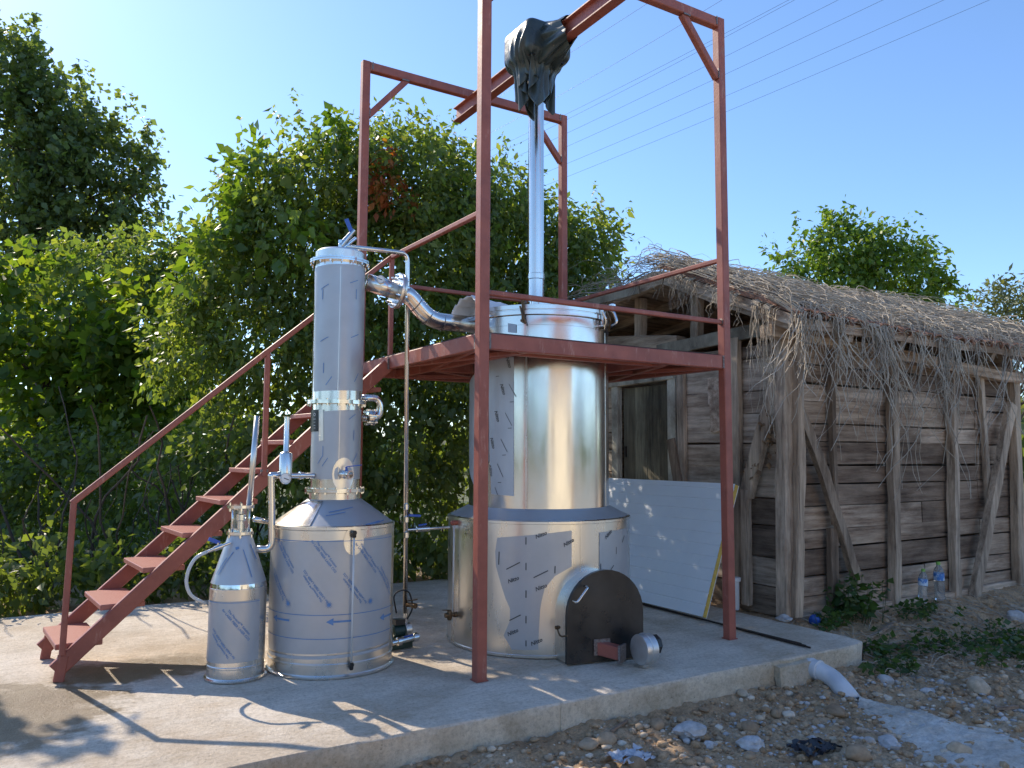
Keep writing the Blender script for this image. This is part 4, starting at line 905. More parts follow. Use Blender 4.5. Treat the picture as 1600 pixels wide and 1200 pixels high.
timber('brace', AX(1214, 590, XG-.07), AX(1166, 775, XG-.07), .13, .07, 'wood_z', up=(1, 0, 0), seg=7, j=.1); timber('post', AX(1166, 765, XG-.08), AX(1167, 945, XG-.08), .085, .06, 'wood_z', up=(1, 0, 0), seg=7, j=.1)
# hidden sides
MB().box(((XG+XE)/2, 3.72, 1.5), (XE-XG, .04, 3.0)).build('back_wall', 'wood_x', bn)
ep = [(.42, -.1), (3.70, -.1), (3.70, 2.97), (1.62, 3.20), (.42, 2.68)]
MB().add([(x, y, z) for x in (XE-.01, XE+.03) for y, z in ep], [(0, 1, 2, 3, 4), (9, 8, 7, 6, 5)]+[(i, (i+1) % 5, 5+(i+1) % 5, 5+i) for i in range(5)]).build('far_end_wall', 'wood_y', bn)
# roof
def roof_z(x, y):
    sg = .07*math.sin(math.pi*max(0, min(1, (x-3)/4.6)))+.02*noise.noise(Vector((x*1.1, y, 0)))
    return (3.30-(1.62-y)*.43 if y < 1.62 else 3.30-(y-1.62)*.11)-sg
def roof():
    n, m_ = 24, 20; vs = []
    for dz in (0, -.05):
        for i in range(n+1):
            x = 2.98+(7.6-2.98)*i/n
            for j in range(m_+1):
                y = -.05+(3.85+.05)*j/m_; vs.append((x, y, roof_z(x, y)+dz-.02))
    k = (n+1)*(m_+1); q = m_+1
    fs = [(i*q+j, (i+1)*q+j, (i+1)*q+j+1, i*q+j+1) for i in range(n) for j in range(m_)]
    fs += [(k+i*q+j, k+i*q+j+1, k+(i+1)*q+j+1, k+(i+1)*q+j) for i in range(n) for j in range(m_)]
    fs += [(i*q, k+i*q, k+(i+1)*q, (i+1)*q) for i in range(n)]+[(i*q+m_, (i+1)*q+m_, k+(i+1)*q+m_, k+i*q+m_) for i in range(n)]
    fs += [(j, j+1, k+j+1, k+j) for j in range(m_)]+[(n*q+j, k+n*q+j, k+n*q+j+1, n*q+j+1) for j in range(m_)]
    rf = MB().add(vs, fs).build('roof', 'wood_x', bn)
    # barrel tiles: one shared mesh, each its own piece
    tl = MB(); L = .30; vs = []
    for i, (y, r_) in enumerate(((0, .085), (L, .07))):
        for k in range(9): a = math.pi*k/8; vs.append((r_*math.cos(a), y, r_*math.sin(a)*.75)); 
        for k in range(9): a = math.pi*k/8; vs.append(((r_-.014)*math.cos(a), y, (r_-.014)*math.sin(a)*.75))
    fs = [(k, k+1, 18+k+1, 18+k) for k in range(8)]+[(9+k, 27+k, 27+k+1, 9+k+1) for k in range(8)]+[(k, 9+k, 9+k+1, k+1) for k in range(8)]+[(18+k, 18+k+1, 27+k+1, 27+k) for k in range(8)]
    me = MB().add(vs, fs).mesh('tile'); me.materials.append(MT['tile'])
    cols_, rows_ = 26, 7
    for i in range(cols_):
        for j in range(rows_):
            x = 3.05+i*.176; y = -.10+j*.245; o = bpy.data.objects.new('tile', me); col.objects.link(o); o.parent = rf
            o.location = (x+rnd.uniform(-.012, .012), y+rnd.uniform(-.02, .02), roof_z(x, y)+.0+rnd.uniform(-.006, .008))
            o.rotation_euler = (math.atan(.43)-.03+rnd.uniform(-.03, .03), rnd.uniform(-.05, .05), rnd.uniform(-.06, .06))
    for x in (3.06, 3.75, 4.5, 5.3, 6.1, 6.9, 7.5):
        timber('rafter', (x, -.02, roof_z(x, 0)-.13), (x, 1.6, roof_z(x, 1.6)-.12), .07, .09, 'wood_y', rf, j=.08); timber('rafter', (x, 1.62, roof_z(x, 1.62)-.12), (x, 3.8, roof_z(x, 3.8)-.12), .07, .09, 'wood_y', rf, j=.08)
    timber('eave_board', (3.0, -.04, roof_z(3, 0)-.10), (7.55, -.04, roof_z(7.5, 0)-.09), .03, .09, 'wood_x', rf, seg=12, j=.1)
    timber('verge_board', (3.0, 0, roof_z(3, 0)-.09), (3.0, 1.5, roof_z(3, 1.5)-.10), .025, .06, 'wood_y', rf, seg=8, j=.25)
    timber('verge_board', (2.95, 1.9, roof_z(3, 1.9)-.16), (2.72, 3.9, roof_z(3, 3.9)-.02), .03, .08, 'wood_pale', rf, seg=8, j=.1)
roof()
# dead vines over the roof and hanging from the eave
class Strands:
    def __init__(s): s.v = []; s.f = []
    def add(s, pts, r_, sides=3):
        b = len(s.v); n = len(pts)
        for i, p_ in enumerate(pts):
            t = (pts[min(i+1, n-1)]-pts[max(0, i-1)]); t = t.normalized() if t.length > 1e-6 else Vector((0, 0, 1))
            u = t.cross(Vector((.31, .57, .76))); u = u.normalized() if u.length > 1e-4 else Vector((1, 0, 0)); w_ = t.cross(u); rr = r_*(1-.6*i/n)
            for k in range(sides): a = 2*math.pi*k/sides; s.v.append(p_+(u*math.cos(a)+w_*math.sin(a))*rr)
        s.f += [(b+i*sides+k, b+i*sides+(k+1) % sides, b+(i+1)*sides+(k+1) % sides, b+(i+1)*sides+k) for i in range(n-1) for k in range(sides)]
    def build(s, name, mat, parent=None, **t):
        me = bpy.data.meshes.new(name); me.from_pydata([tuple(q) for q in s.v], [], s.f); me.update(); return link(name, me, mat, parent, True, **t)
st = Strands(); rv = random.Random(11)
def rvcut(x): return .04+.22*max(0, noise.noise(Vector((x*2.3, 1, 7))))   # ragged edge
for k in range(3600):
    x = rv.uniform(2.95, 7.6); y = rv.choice((rv.uniform(-.05, 1.9), rv.uniform(.3, 1.9), rv.uniform(1.2, 3.8))); p_ = Vector((x, y, 0)); a = rv.gauss(-1.8, 1.3); L = rv.uniform(.05, .14); pts = []
    h0 = abs(rv.gauss(.03, .04)); hb = rv.uniform(0, .11) if rv.random() < .5 else 0
    for i in range(8):
        bul = .05*max(0, noise.noise(Vector((p_.x*1.4, p_.y*1.4, 4))))
        pts.append(Vector((p_.x, p_.y, 0)))
        ov = max(0, -.12-p_.y); q_ = pts[-1]; q_.y = max(q_.y, -.12-.08*ov); q_.z = roof_z(q_.x, max(q_.y, -.12))-ov*1.0+(.05+bul+h0+hb*math.sin(i/7*math.pi))*(1 if ov == 0 else .6)
        a += rv.gauss(0, .42); p_ = p_+Vector((math.cos(a)*L, math.sin(a)*L, 0))
        p_.x = max(2.84, p_.x)
    cutp = [q_ for q_ in pts if q_.z > roof_z(q_.x, -.12)-rvcut(q_.x)]
    if len(cutp) > 2: st.add(cutp, rv.uniform(.003, .0065))
def hang(x, y, z, ln, r_=.004, sway=.05):
    p_ = Vector((x, y, z)); pts = [p_+Vector((rv.uniform(-.05, .05), .22, .16)), p_+Vector((0, .08, .06))]; n = 11; vx, vy = rv.gauss(0, .2), rv.gauss(-.05, .12)
    for i in range(n):
        pts.append(p_.copy()); vx = vx*.85+rv.gauss(0, .34); vy = vy*.8+rv.gauss(0, .1); p_ = p_+Vector((vx*ln/n, vy*ln/n, -ln/n*rv.uniform(.7, 1.2)))
    st.add(pts, r_)
    if rv.random() < .35:
        b = pts[rv.randrange(4, 9)]; st.add([b, b+Vector((rv.gauss(0, .06), rv.gauss(0, .04), -.07)), b+Vector((rv.gauss(0, .12), rv.gauss(0, .06), -.16))], r_*.7)
for k in range(190):
    c_ = rv.choice((1240, 1252, 1270, 1300, 1304, 1350, 1366, 1372, 1376, 1384, 1430, 1462, 1474, 1482, 1490, 1520, 1575)); px = c_+rv.gauss(0, 5); q = AY(px, 500, -.06)
    hang(q.x, -.10+rv.uniform(-.04, .06), roof_z(q.x, 0)-.02, rv.uniform(.3, 1.15)*(1.6 if rv.random() < .35 else .95), rv.uniform(.0038, .0078))
for k in range(70): x = rv.uniform(3.0, 7.5); hang(x, -.10+rv.uniform(-.03, .06), roof_z(x, 0)-.02, rv.uniform(.1, .45), .003)
for px, n, ln in ((1065, 16, .42), (1078, 16, .45), (1050, 6, .25), (910, 8, .25), (950, 8, .3), (1105, 5, .2), (1185, 16, 1.0), (1200, 16, 1.1), (1150, 8, .35), (1120, 8, .3), (990, 7, .25), (1030, 8, .3)):
    for k in range(n):
        q = AX(px+rv.gauss(0, 6), 440, 2.94); z = roof_z(3, q.y); p_ = Vector((2.92, q.y, z-.02)); pts = [Vector((3.1, q.y+rv.gauss(0, .05), z+.06))]
        L = ln*rv.uniform(.5, 1.15)
        for i in range(9): pts.append(p_.copy()); p_ = p_+Vector((rv.gauss(0, .012), rv.gauss(0, .02), -L/9))
        st.add(pts, rv.uniform(.0025, .0045))
# springy runners above the ridge
for k in range(40):
    x, y = rv.uniform(2.95, 4.6), rv.uniform(1.2, 3.4); p_ = Vector((x, y, roof_z(x, y)+.05)); a = rv.uniform(0, 6.28); pts = []
    L = rv.uniform(.25, .6); h = rv.uniform(.08, .25)
    for i in range(9): t = i/8; pts.append(p_+Vector((math.cos(a)*L*t, math.sin(a)*L*t, h*math.sin(t*2.6)+rv.gauss(0, .006))))
    st.add(pts, .0022)
st.build('dead_vines', 'deadvine', None, label='tangle of dead grey vines covering the barn roof and hanging from its eave', cat='vine', kind='stuff')

# ================================================================== LOOSE THINGS ON SLAB AND GROUND
# insulated panel leaning on the barn
def panel():
    b0, b1 = Vector((2.52, .575, .012)), Vector((2.52, 2.48, .012)); t0_ = Vector((3.0, .63, 1.115)); up = (t0_-b0).normalized(); al = (b1-b0).normalized(); n_ = al.cross(up).normalized()
    if n_.x > 0: n_ = -n_
    H = (t0_-b0).length; Lw = 1.9; th_ = .05
    pn = empty('insulated_panel', tuple(b0), 'white ribbed insulated panel with yellow foam core leaning against the barn', 'panel')
    prof = []; z = 0; pitch = .105
    while z < H-.001:
        prof += [(z, 0), (min(H, z+pitch-.012), 0), (min(H, z+pitch-.008), -.004), (min(H, z+pitch-.002), -.004)]; z += pitch
    prof.append((H, 0)); vs = []
    for a in (0, Lw):
        for z, o in prof: vs.append(b0+al*a+up*z+n_*(th_+o))
    k = len(prof); MB().add(vs, [(i, i+1, k+i+1, k+i) for i in range(k-1)]).build('front_sheet', 'panel', pn)
    def slab_(o0, o1, name, mat, inset=0):
        vs = [b0+al*(a)+up*z+n_*o for a in (inset, Lw-inset) for z in (inset, H-inset) for o in (o0, o1)]
        MB().add(vs, [(0, 1, 3, 2), (4, 6, 7, 5), (0, 4, 5, 1), (2, 3, 7, 6), (0, 2, 6, 4), (1, 5, 7, 3)]).build(name, mat, pn)
    slab_(.003, th_-.006, 'foam_core', 'foam', .003); slab_(-.001, .0025, 'back_sheet', 'panel')
panel()
# dark steel bars lying across the slab
for k, (dx, dy, dr) in enumerate(((0, 0, 0), (.022, .01, .02), (.04, -.02, -.012))):
    a, b = G(985+k*3, 938+k*1.5, .012), G(1266-k*7, 1012-k*3, .012); a = a+(a-b)*.35
    o = bar('steel_bar', a+Vector((0, 0, .0)), b, .012, .013, 'rebar', parent=fr); o.parent = None; o.matrix_parent_inverse = Matrix.Identity(4)
    tag(o, ('nearest of three thin dark steel bars lying along the slab', 'middle of three thin dark steel bars lying along the slab', 'thin dark steel bar lying closest to the leaning panel')[k], 'steel bar', 'dark bars on the slab')
# drain pipe
dp = empty('drain_pipe', tuple(G(1265, 1050, -.1)), 'grey plastic drain elbow coming out of the slab edge', 'pipe')
Yp = -.66; q0 = Vector((2.33, -.50, -.095)); a1 = AY(1290, 1050, -.74); a2 = AY(1325, 1092, -.86)
pd = [q0, Vector((2.335, -.66, -.10)), G(1300, 1058, -.13), G(1318, 1078, -.17), G(1332, 1096, -.23)]
MB().tube(fillet(pd, .08, 8), .062, 28).build('elbow', 'pvc', dp, True)
ax_ = (pd[1]-pd[0]).normalized()
MB().lathe([(.062, -.01), (.070, -.008), (.070, .008), (.066, .012), (.066, .05), (.070, .054), (.070, .066), (.062, .068)], pd[1]-ax_*.045, 28, ax_).build('socket_rim', 'pvc', dp, 35)
# white tub and stick behind the right post
q = G(1150, 955, 0)
m = MB().lathe([(.03, 0), (.034, .02), (.036, .25), (.05, .255), (.05, .285), (.042, .29)], (q.x+.05, q.y+.05, 0), 20).build('white_pipe_piece', 'white_plastic', None, 35, label='short white plastic pipe standing behind the right gantry post', cat='pipe')
o = timber('wood_offcut', G(1162, 945, 0)+Vector((.1, .1, 0)), G(1162, 945, 0)+Vector((.16, .12, .34)), .07, .03, 'wood_z', None, up=(1, 0, 0)); o.parent = None; o.matrix_parent_inverse = Matrix.Identity(4)
tag(o, 'short wood offcut standing against the barn beside the white pipe', 'wood')
# water bottles
def bottle(px, py, h, lab, lean=0):
    b = AY(px, py, .16); b.z = b.z; s_ = h/.33
    e = empty('water_bottle', tuple(b), lab, 'bottle', 'water bottles by the barn wall')
    d = Vector((lean, 0, 1)).normalized()
    prof = [(.0, .0), (.034, .002), (.042, .012)]
    for k in range(8): z = .02+k*.017; prof += [(.042, z), (.038, z+.008)]
    prof += [(.042, .165), (.042, .235), (.034, .262), (.016, .29), (.014, .305)]
    MB().lathe([(r_*s_, z*s_) for r_, z in prof], b, 20, d).build('body', 'bottle', e, True)
    MB().lathe([(.0428*s_, .17*s_), (.0428*s_, .23*s_)], b, 20, d, close=False).build('paper_label', 'label_blue', e, True)
    MB().lathe([(.017*s_, .298*s_), (.017*s_, .325*s_), (.0, .326*s_)], b, 14, d).build('cap', 'cap_green', e, 35)
MT['label_blue'] = M('blue_label', (.55, .68, .82), (.06, .22, .58), .4, scale=22, lo=.45, hi=.55); MT['cap_green'] = M('green_cap', (.20, .42, .08), (.24, .48, .1), .4)
bottle(1441, 944, .34, 'left water bottle with green cap, leaning on the plank wall', .12); bottle(1469, 938, .38, 'right taller water bottle with green cap against the plank wall', -.02)
q = G(1272, 978, -.06)
e = empty('crushed_bottle', tuple(q), 'small blue crushed plastic bottle lying beside the slab corner', 'bottle')
MB().lathe([(0, 0), (.04, .004), (.045, .02), (.04, .05), (.046, .08), (.03, .13), (.016, .15)], q+Vector((.0, 0, .04)), 16, (.8, .3, .25)).build('body', 'bottle', e, True)
MB().lathe([(0, -.005), (.044, -.003), (.047, .02), (.043, .05)], q+Vector((0, 0, .04)), 16, (.8, .3, .25)).build('base', 'blue', e, True)

# stones
def stone(px, py, s_, lab, mat='stone', seed=1, z=None, flat=.7, amp=.22, name='stone', sub=3, cat='stone', sx=1.0):
    g = G(px, py, -.2); zz = gz(g.x, g.y) if z is None else z; g = G(px, py, zz); zz = gz(g.x, g.y) if z is None else z
    me = rock_mesh(name, (s_*sx, s_*.8, s_*flat), seed, sub, amp); o = link(name, me, mat, None, True if amp < .4 else 35, label=lab, cat=cat)
    o.location = (g.x, g.y, zz+s_*flat*.45); o.rotation_euler = (0, 0, seed*1.3); return o
PX = 1/1235*5.2
for a in ((1530, 1085, 20, 'big brown rounded boulder lying right of the cement spill', 'stone', 3, None, .8),
          (1078, 1152, 24, 'jagged pale concrete lump lying in the dirt below the slab', 'rubble', 5, None, .5, .5),
          (1027, 1138, 12, 'round grey stone just left of the pale concrete lump', 'stone', 8),
          (947, 1162, 14, 'smooth pale stone half buried below the slab joint', 'stone', 12),
          (1172, 1142, 14, 'rounded tan stone right of the pale concrete lump', 'stone', 15),
          (993, 1196, 13, 'pale round stone at the bottom edge beside crumpled foil', 'stone', 19),
          (920, 1165, 16, 'flat grey stone touching the smooth pale stone', 'stone', 22, None, .35),
          (1160, 1085, 11, 'oval pale cobble lying against the slab face', 'stone', 25, None, .5),
          (1080, 1093, 11, 'white cobble wedged at the foot of the slab', 'rubble', 29, None, .6, .2),
          (1383, 1062, 13, 'pale stone beside the drain pipe, in the weeds', 'rubble', 33, None, .7, .2),
          (1450, 1083, 12, 'flat white stone at the upper rim of the cement spill', 'rubble', 36, None, .45),
          (1232, 1118, 10, 'small oval beige pebble left of the black scrap', 'stone', 41, None, .6),
          (1212, 1112, 9, 'small grey pebble next to the oval beige one', 'stone', 44, None, .7),
          (1390, 1163, 15, 'white broken mortar piece near the cement spill edge', 'rubble', 47, None, .6, .4),
          (1500, 1180, 14, 'brown stone lying on the cement spill', 'stone', 50, None, .8),
          (1340, 1188, 17, 'rounded brown stone near the bottom right of the dirt', 'stone', 53, None, .6),
          (1175, 1170, 17, 'whitish mortar lump left of the black plastic scrap', 'rubble', 57, None, .5, .45),
          (1305, 1120, 18, 'long flat brown stone above the black plastic scrap', 'stone', 61, None, .35),
          (1100, 1112, 9, 'dark slate chip near the slab foot', 'stone', 64, None, .3),
          (1225, 968, 16, 'white mortar chunk on the slab corner by the barn', 'rubble', 71, .012, .4, .5),
          (1585, 945, 20, 'white building block piece at the barn foot', 'rubble', 77, None, .7, .4)):
    px, py, rp_, lab, mat, seed = a[:6]; z = a[6] if len(a) > 6 else None; flat = a[7] if len(a) > 7 else .7; amp = a[8] if len(a) > 8 else .22
    stone(px, py, rp_*PX*1.02, lab, mat, seed, z, flat, amp, 'stone' if mat == 'stone' else 'rubble_piece', cat='stone' if mat == 'stone' else 'rubble')
def pebbles(name, n, lo, hi, mat, region, seed):
    r_ = random.Random(seed); bm = bmesh.new(); bmesh.ops.create_icosphere(bm, subdivisions=1, radius=1); bv = np.array([v.co[:] for v in bm.verts]); bf = np.array([[v.index for v in f.verts] for f in bm.faces]); bm.free()
    V, F = [], []
    for k in range(n):
        for _ in range(20):
            x, y = r_.uniform(region[0], region[1]), r_.uniform(region[2], region[3])
            if y < -.62 or x > 3.1: break
        s_ = lo*(hi/lo)**(r_.random()**2.2); sc = np.array([s_*r_.uniform(.8, 1.4), s_*r_.uniform(.7, 1.1), s_*r_.uniform(.4, .8)])
        v = bv*(1+np.array([r_.uniform(-.2, .2) for _ in range(len(bv))])[:, None])*sc; a = r_.uniform(0, 6.28)
        x2 = v[:, 0]*math.cos(a)-v[:, 1]*math.sin(a); y2 = v[:, 0]*math.sin(a)+v[:, 1]*math.cos(a)
        b = len(V)*len(bv); V.append(np.stack([x2+x, y2+y, v[:, 2]+gz(x, y)+s_*.15], 1)); F.append(bf+b)
    V = np.concatenate(V); F = np.concatenate(F); me = bpy.data.meshes.new(name); me.from_pydata(V.tolist(), [], F.tolist()); me.update()
    return link(name, me, mat, None, True, kind='stuff')
pebbles('gravel', 5200, .006, .034, 'stone', (-1.5, 4.4, -2.3, -.55), 3).update_tag()
pebbles('mortar_crumbs', 800, .006, .03, 'rubble', (.6, 3.2, -2.2, -.8), 9)
pebbles('dirt_clods', 4200, .008, .04, 'dirt', (-1.5, 6.5, -2.3, .2), 17)
tag(bpy.data.objects['dirt_clods'], 'crumbly brown dirt clods covering the ground below the slab', 'soil')
tag(bpy.data.objects['gravel'], 'loose brown gravel scattered over the dirt below the slab', 'gravel'); tag(bpy.data.objects['mortar_crumbs'], 'pale mortar crumbs scattered in the dirt near the cement spill', 'rubble')
# scraps
def scrap(px, py, s_, name, mat, lab, seed, cat):
    g = G(px, py, -.19); n = 12; vs = []
    for i in range(n+1):
        for j in range(n+1):
            u_, v_ = i/n-.5, j/n-.5; nn = noise.noise(Vector((u_*5+seed, v_*5, 0))); n2 = noise.noise(Vector((u_*9, v_*9+seed, 3)))
            vs.append((g.x+s_*(u_*1.5+.25*n2), g.y+s_*(v_+.2*nn), gz(g.x, g.y)+.02+s_*(.28*abs(nn)+.22*abs(n2))))
    fs = [(i*(n+1)+j, i*(n+1)+j+1, (i+1)*(n+1)+j+1, (i+1)*(n+1)+j) for i in range(n) for j in range(n) if noise.noise(Vector((i*.5+seed, j*.5, 9))) > -.28]
    MB().add(vs, fs).build(name, mat, None, 25, label=lab, cat=cat)
scrap(985, 1180, .15, 'foil_scrap', 'paperwhite', 'crumpled silvery plastic scrap in the dirt at the bottom edge', 2.2, 'litter'); scrap(1272, 1165, .17, 'plastic_scrap', 'blackscrap', 'crumpled black plastic scrap in the dirt below the drain', 5.1, 'litter')
# sticks and branches near the barn
for k, (a, b, w_, lab) in enumerate((((1340, 1012), (1470, 1000), .05, 'thick brown branch lying in weeds right of the slab corner'), ((1340, 1128), (1398, 1142), .03, 'broken brown lath lying beside the cement spill'),
        ((1355, 1000), (1400, 985), .03, 'pale split board end lying near the slab corner'), ((1555, 1100), (1590, 1098), .025, 'short pale stick beside the brown boulder'), ((955, 1143), (980, 1130), .018, 'small tan wood splinter below the slab face'))):
    p0, p1 = G(*a, -.16), G(*b, -.16); p0.z = gz(p0.x, p0.y)+w_*.6; p1.z = gz(p1.x, p1.y)+w_*.6
    o = timber('branch' if k == 0 else 'stick', p0, p1, w_, w_*.7, 'wood_x', None, j=.2); o.parent = None; o.matrix_parent_inverse = Matrix.Identity(4); tag(o, lab, 'branch' if k == 0 else 'stick')
st = Strands()
for k in range(420):
    x, y = rv.uniform(3.0, 7.0), rv.uniform(-1.0, .25); a = rv.uniform(0, 6.28); L = rv.uniform(.03, .12); p_ = Vector((x, y, gz(x, y)+.012)); pts = []
    for i in range(5): pts.append(p_.copy()); a += rv.gauss(0, .3); p_ = p_+Vector((math.cos(a)*L, math.sin(a)*L, 0)); p_.z = gz(p_.x, p_.y)+.012+rv.uniform(0, .03)
    st.add(pts, rv.uniform(.002, .005))
st.build('twig_litter', 'deadvine', None, label='dry twigs and stalks littering the ground along the barn', cat='twigs', kind='stuff')

# ================================================================== VEGETATION
def leaf_mesh(name, P_, Dr, size, asp, seed, fold=.16):
    g = np.random.default_rng(seed); n = len(P_); d = Dr/np.maximum(np.linalg.norm(Dr, axis=1, keepdims=True), 1e-6)
    ref = g.normal(size=(n, 3))+np.array([0, 0, .6]); s_ = np.cross(d, ref); s_ /= np.maximum(np.linalg.norm(s_, axis=1, keepdims=True), 1e-6); nn = np.cross(s_, d)
    L = (size*(.5+g.random(n)**1.6*1.1))[:, None] if np.isscalar(size) else size[:, None]
    Wd = L*asp*g.uniform(.8, 1.2, (n, 1)); mid = P_+d*L*.42-nn*L*fold*g.uniform(-.3, 1, (n, 1)); drop = np.array([0, 0, -1])*L*.08
    v = np.empty((n, 4, 3), np.float32); v[:, 0] = P_; v[:, 1] = mid+s_*Wd*.5; v[:, 2] = P_+d*L+drop; v[:, 3] = mid-s_*Wd*.5
    # midrib raised: base, right, tip, left as two triangles sharing base-tip
    idx = (np.arange(n)[:, None]*4+np.array([0, 1, 2, 0, 2, 3])[None]).astype(np.int32)
    me = bpy.data.meshes.new(name); me.vertices.add(n*4); me.vertices.foreach_set('co', v.ravel()); me.loops.add(n*6); me.loops.foreach_set('vertex_index', idx.ravel())
    me.polygons.add(n*2); me.polygons.foreach_set('loop_start', np.arange(n*2, dtype=np.int32)*3); me.update(calc_edges=True); me.validate(); return me
def cloud(ells, nclump, per, spread, seed, droop=.5, shell=.62, keepback=.5, jag=.22, zmin=-1e9):
    """leaf positions and directions: clumps spread through the outer volume of a set of ellipsoids"""
    g = np.random.default_rng(seed); PP, DD = [], []
    wts = np.array([e[1]**2 for e in ells]); wts = wts/wts.sum()
    for (c_, r_, sq), w_ in zip(ells, wts):
        m_ = int(nclump*w_); u_ = g.normal(size=(m_, 3)); u_ /= np.linalg.norm(u_, axis=1, keepdims=True)
        back = u_ @ np.array([FW.x, FW.y, 0]); keep = (back < .25) | (g.random(m_) < keepback); u_ = u_[keep]; m_ = len(u_)
        kv = g.normal(size=(5, 3))*3.2; ph = g.uniform(0, 6.28, 5); lump = np.sin(u_ @ kv.T+ph).sum(1)/2.2
        hole = (lump > -.75) | (g.random(m_) < .3); u_ = u_[hole]; lump = lump[hole]; m_ = len(u_)
        rad = r_*(shell+(1-shell)*g.random(m_)**.6)*(1+jag*g.normal(size=m_)*.5+.16*lump)
        cc = np.array(c_)[None]+u_*rad[:, None]*np.array(sq)[None]
        k = g.integers(int(per*.5), int(per*1.5)+1, m_); ci = np.repeat(np.arange(m_), k); n = len(ci)
        ax = g.normal(size=(m_, 3))*.6+u_*.8+np.array([0, 0, .1]); ax /= np.linalg.norm(ax, axis=1, keepdims=True)
        t = g.uniform(-1, 1, n); p_ = cc[ci]+ax[ci]*(t*spread*1.5)[:, None]+g.normal(size=(n, 3))*spread*.45
        dr = g.normal(size=(n, 3))*.55+u_[ci]*.5+np.array([0, 0, -droop])
        PP.append(p_); DD.append(dr)
    P_ = np.concatenate(PP); Dr = np.concatenate(DD); ok = P_[:, 2] > zmin; return P_[ok], Dr[ok]
def E_(px, py, rpx, t, sq=(1, 1, 1)): c_ = DP(px, py, t); return ((c_.x, c_.y, c_.z), rpx*.9/1235*t, sq)
def limb_tree(name, label, cat, base, top, r_, ells, mat, nclump, per, spread, lsize, asp, seed, droop=.5, group=None, nlimb=14, zmin=-1e9, keepback=.5, jag=.22, shell=.62, shoots=0):
    e = empty(name, tuple(base), label, cat, group); rr = random.Random(seed); base, top = Vector(base), Vector(top)
    tk = MB(); pts = [base.lerp(top, i/6)+Vector((rr.gauss(0, .06), rr.gauss(0, .06), 0))*(i > 0) for i in range(7)]
    tk.tube(pts, [r_*(1-.13*i) for i in range(7)], 10)
    for k in range(nlimb):
        a = base.lerp(top, rr.uniform(.25, .95)); c_ = ells[rr.randrange(len(ells))]; b = Vector(c_[0])+Vector((rr.gauss(0, .4), rr.gauss(0, .4), rr.gauss(0, .4)))*c_[1]
        mid = a.lerp(b, .5)+Vector((rr.gauss(0, .15), rr.gauss(0, .15), .15)); tk.tube(fillet([a, mid, b], .6, 4), [r_*.35*(1-.12*i) for i in range(7)][:len(fillet([a, mid, b], .6, 4))], 6)
    tk.build('trunk', 'bark', e, True)
    P_, Dr = cloud(ells, nclump, per, spread, seed, droop, shell, keepback, jag, zmin)
    if shoots:
        g = np.random.default_rng(seed+5); sp_, sd_ = [], []
        for k in range(shoots):
            c_ = ells[rr.randrange(len(ells))]; u_ = Vector((rr.gauss(0, .8), rr.gauss(0, .5), abs(rr.gauss(.6, .4)))).normalized(); p_ = Vector(c_[0])+u_*c_[1]*.95; dv = (u_*.4+Vector((rr.gauss(0, .3), rr.gauss(0, .2), .7))).normalized()
            L = rr.uniform(.2, .6); n = int(L*55)
            for i in range(n): t = i/n; sp_.append(tuple(p_+dv*L*t+Vector((rr.gauss(0, .025), rr.gauss(0, .025), rr.gauss(0, .02))))); sd_.append((rr.gauss(0, .6), rr.gauss(0, .6), -.3))
        P_ = np.concatenate([P_, np.array(sp_)]); Dr = np.concatenate([Dr, np.array(sd_)])
    link('crown', leaf_mesh('crown', P_, Dr, lsize, asp, seed), mat, e, kind='stuff'); return e
T = 9.4
big = [E_(450, 345, 95, T), E_(515, 285, 95, T), E_(600, 290, 100, T+.3), E_(665, 300, 95, T+.2), E_(395, 330, 60, T), E_(385, 430, 85, T-.2), E_(480, 440, 120, T), E_(610, 430, 130, T), E_(700, 390, 95, T+.2), E_(420, 540, 100, T-.3), E_(540, 560, 130, T-.1), E_(670, 540, 120, T), E_(330, 480, 60, T-.2), E_(310, 560, 70, T-.3)]
t1_ = limb_tree('vine_clad_tree', 'tall tree smothered in dark green climbing vine behind the column', 'tree', (.95, 4.9, -.1), (.9, 5.0, 4.3), .12, big, 'leaf_vine', 4300, 17, .13, .088, .5, 21, .55, shoots=170, zmin=.1, jag=.34, keepback=.12)
red = [E_(605, 265, 30, 9.0), E_(620, 310, 28, 8.9), E_(590, 300, 22, 8.9)]
P_, Dr = cloud(red, 60, 9, .09, 5, .6); link('reddened_leaves', leaf_mesh('reddened_leaves', P_, Dr, .085, .5, 5), 'leaf_red', t1_, kind='stuff')
yel = [E_(385, 290, 45, 8.8), E_(350, 330, 40, 8.8), E_(330, 400, 45, 8.7), E_(400, 220, 20, 9.0), E_(470, 380, 60, 8.5), E_(520, 210, 40, 9)]  # larger yellow-green leaves on the left edge and top of the tree
P_, Dr = cloud(yel, 110, 9, .12, 6, .5); link('yellow_green_leaves', leaf_mesh('yellow_green_leaves', P_, Dr, .13, .75, 6), 'leaf_bright', t1_, kind='stuff')
t2 = [E_(755, 330, 80, 10), E_(790, 400, 95, 10), E_(860, 390, 75, 10.2), E_(925, 390, 50, 10.2), E_(900, 440, 80, 10.2), E_(820, 480, 110, 10), E_(760, 560, 110, 10), E_(720, 300, 55, 9.9)]
limb_tree('leafy_tree', 'leafy tree behind the chimney, lower than the vine-clad one', 'tree', (3.2, 4.9, -.1), (3.1, 5.0, 3.5), .10, t2, 'leaf_vine', 2100, 17, .13, .088, .48, 31, .7, shoots=60, zmin=.1, jag=.34, keepback=.12)
FT = 11.6
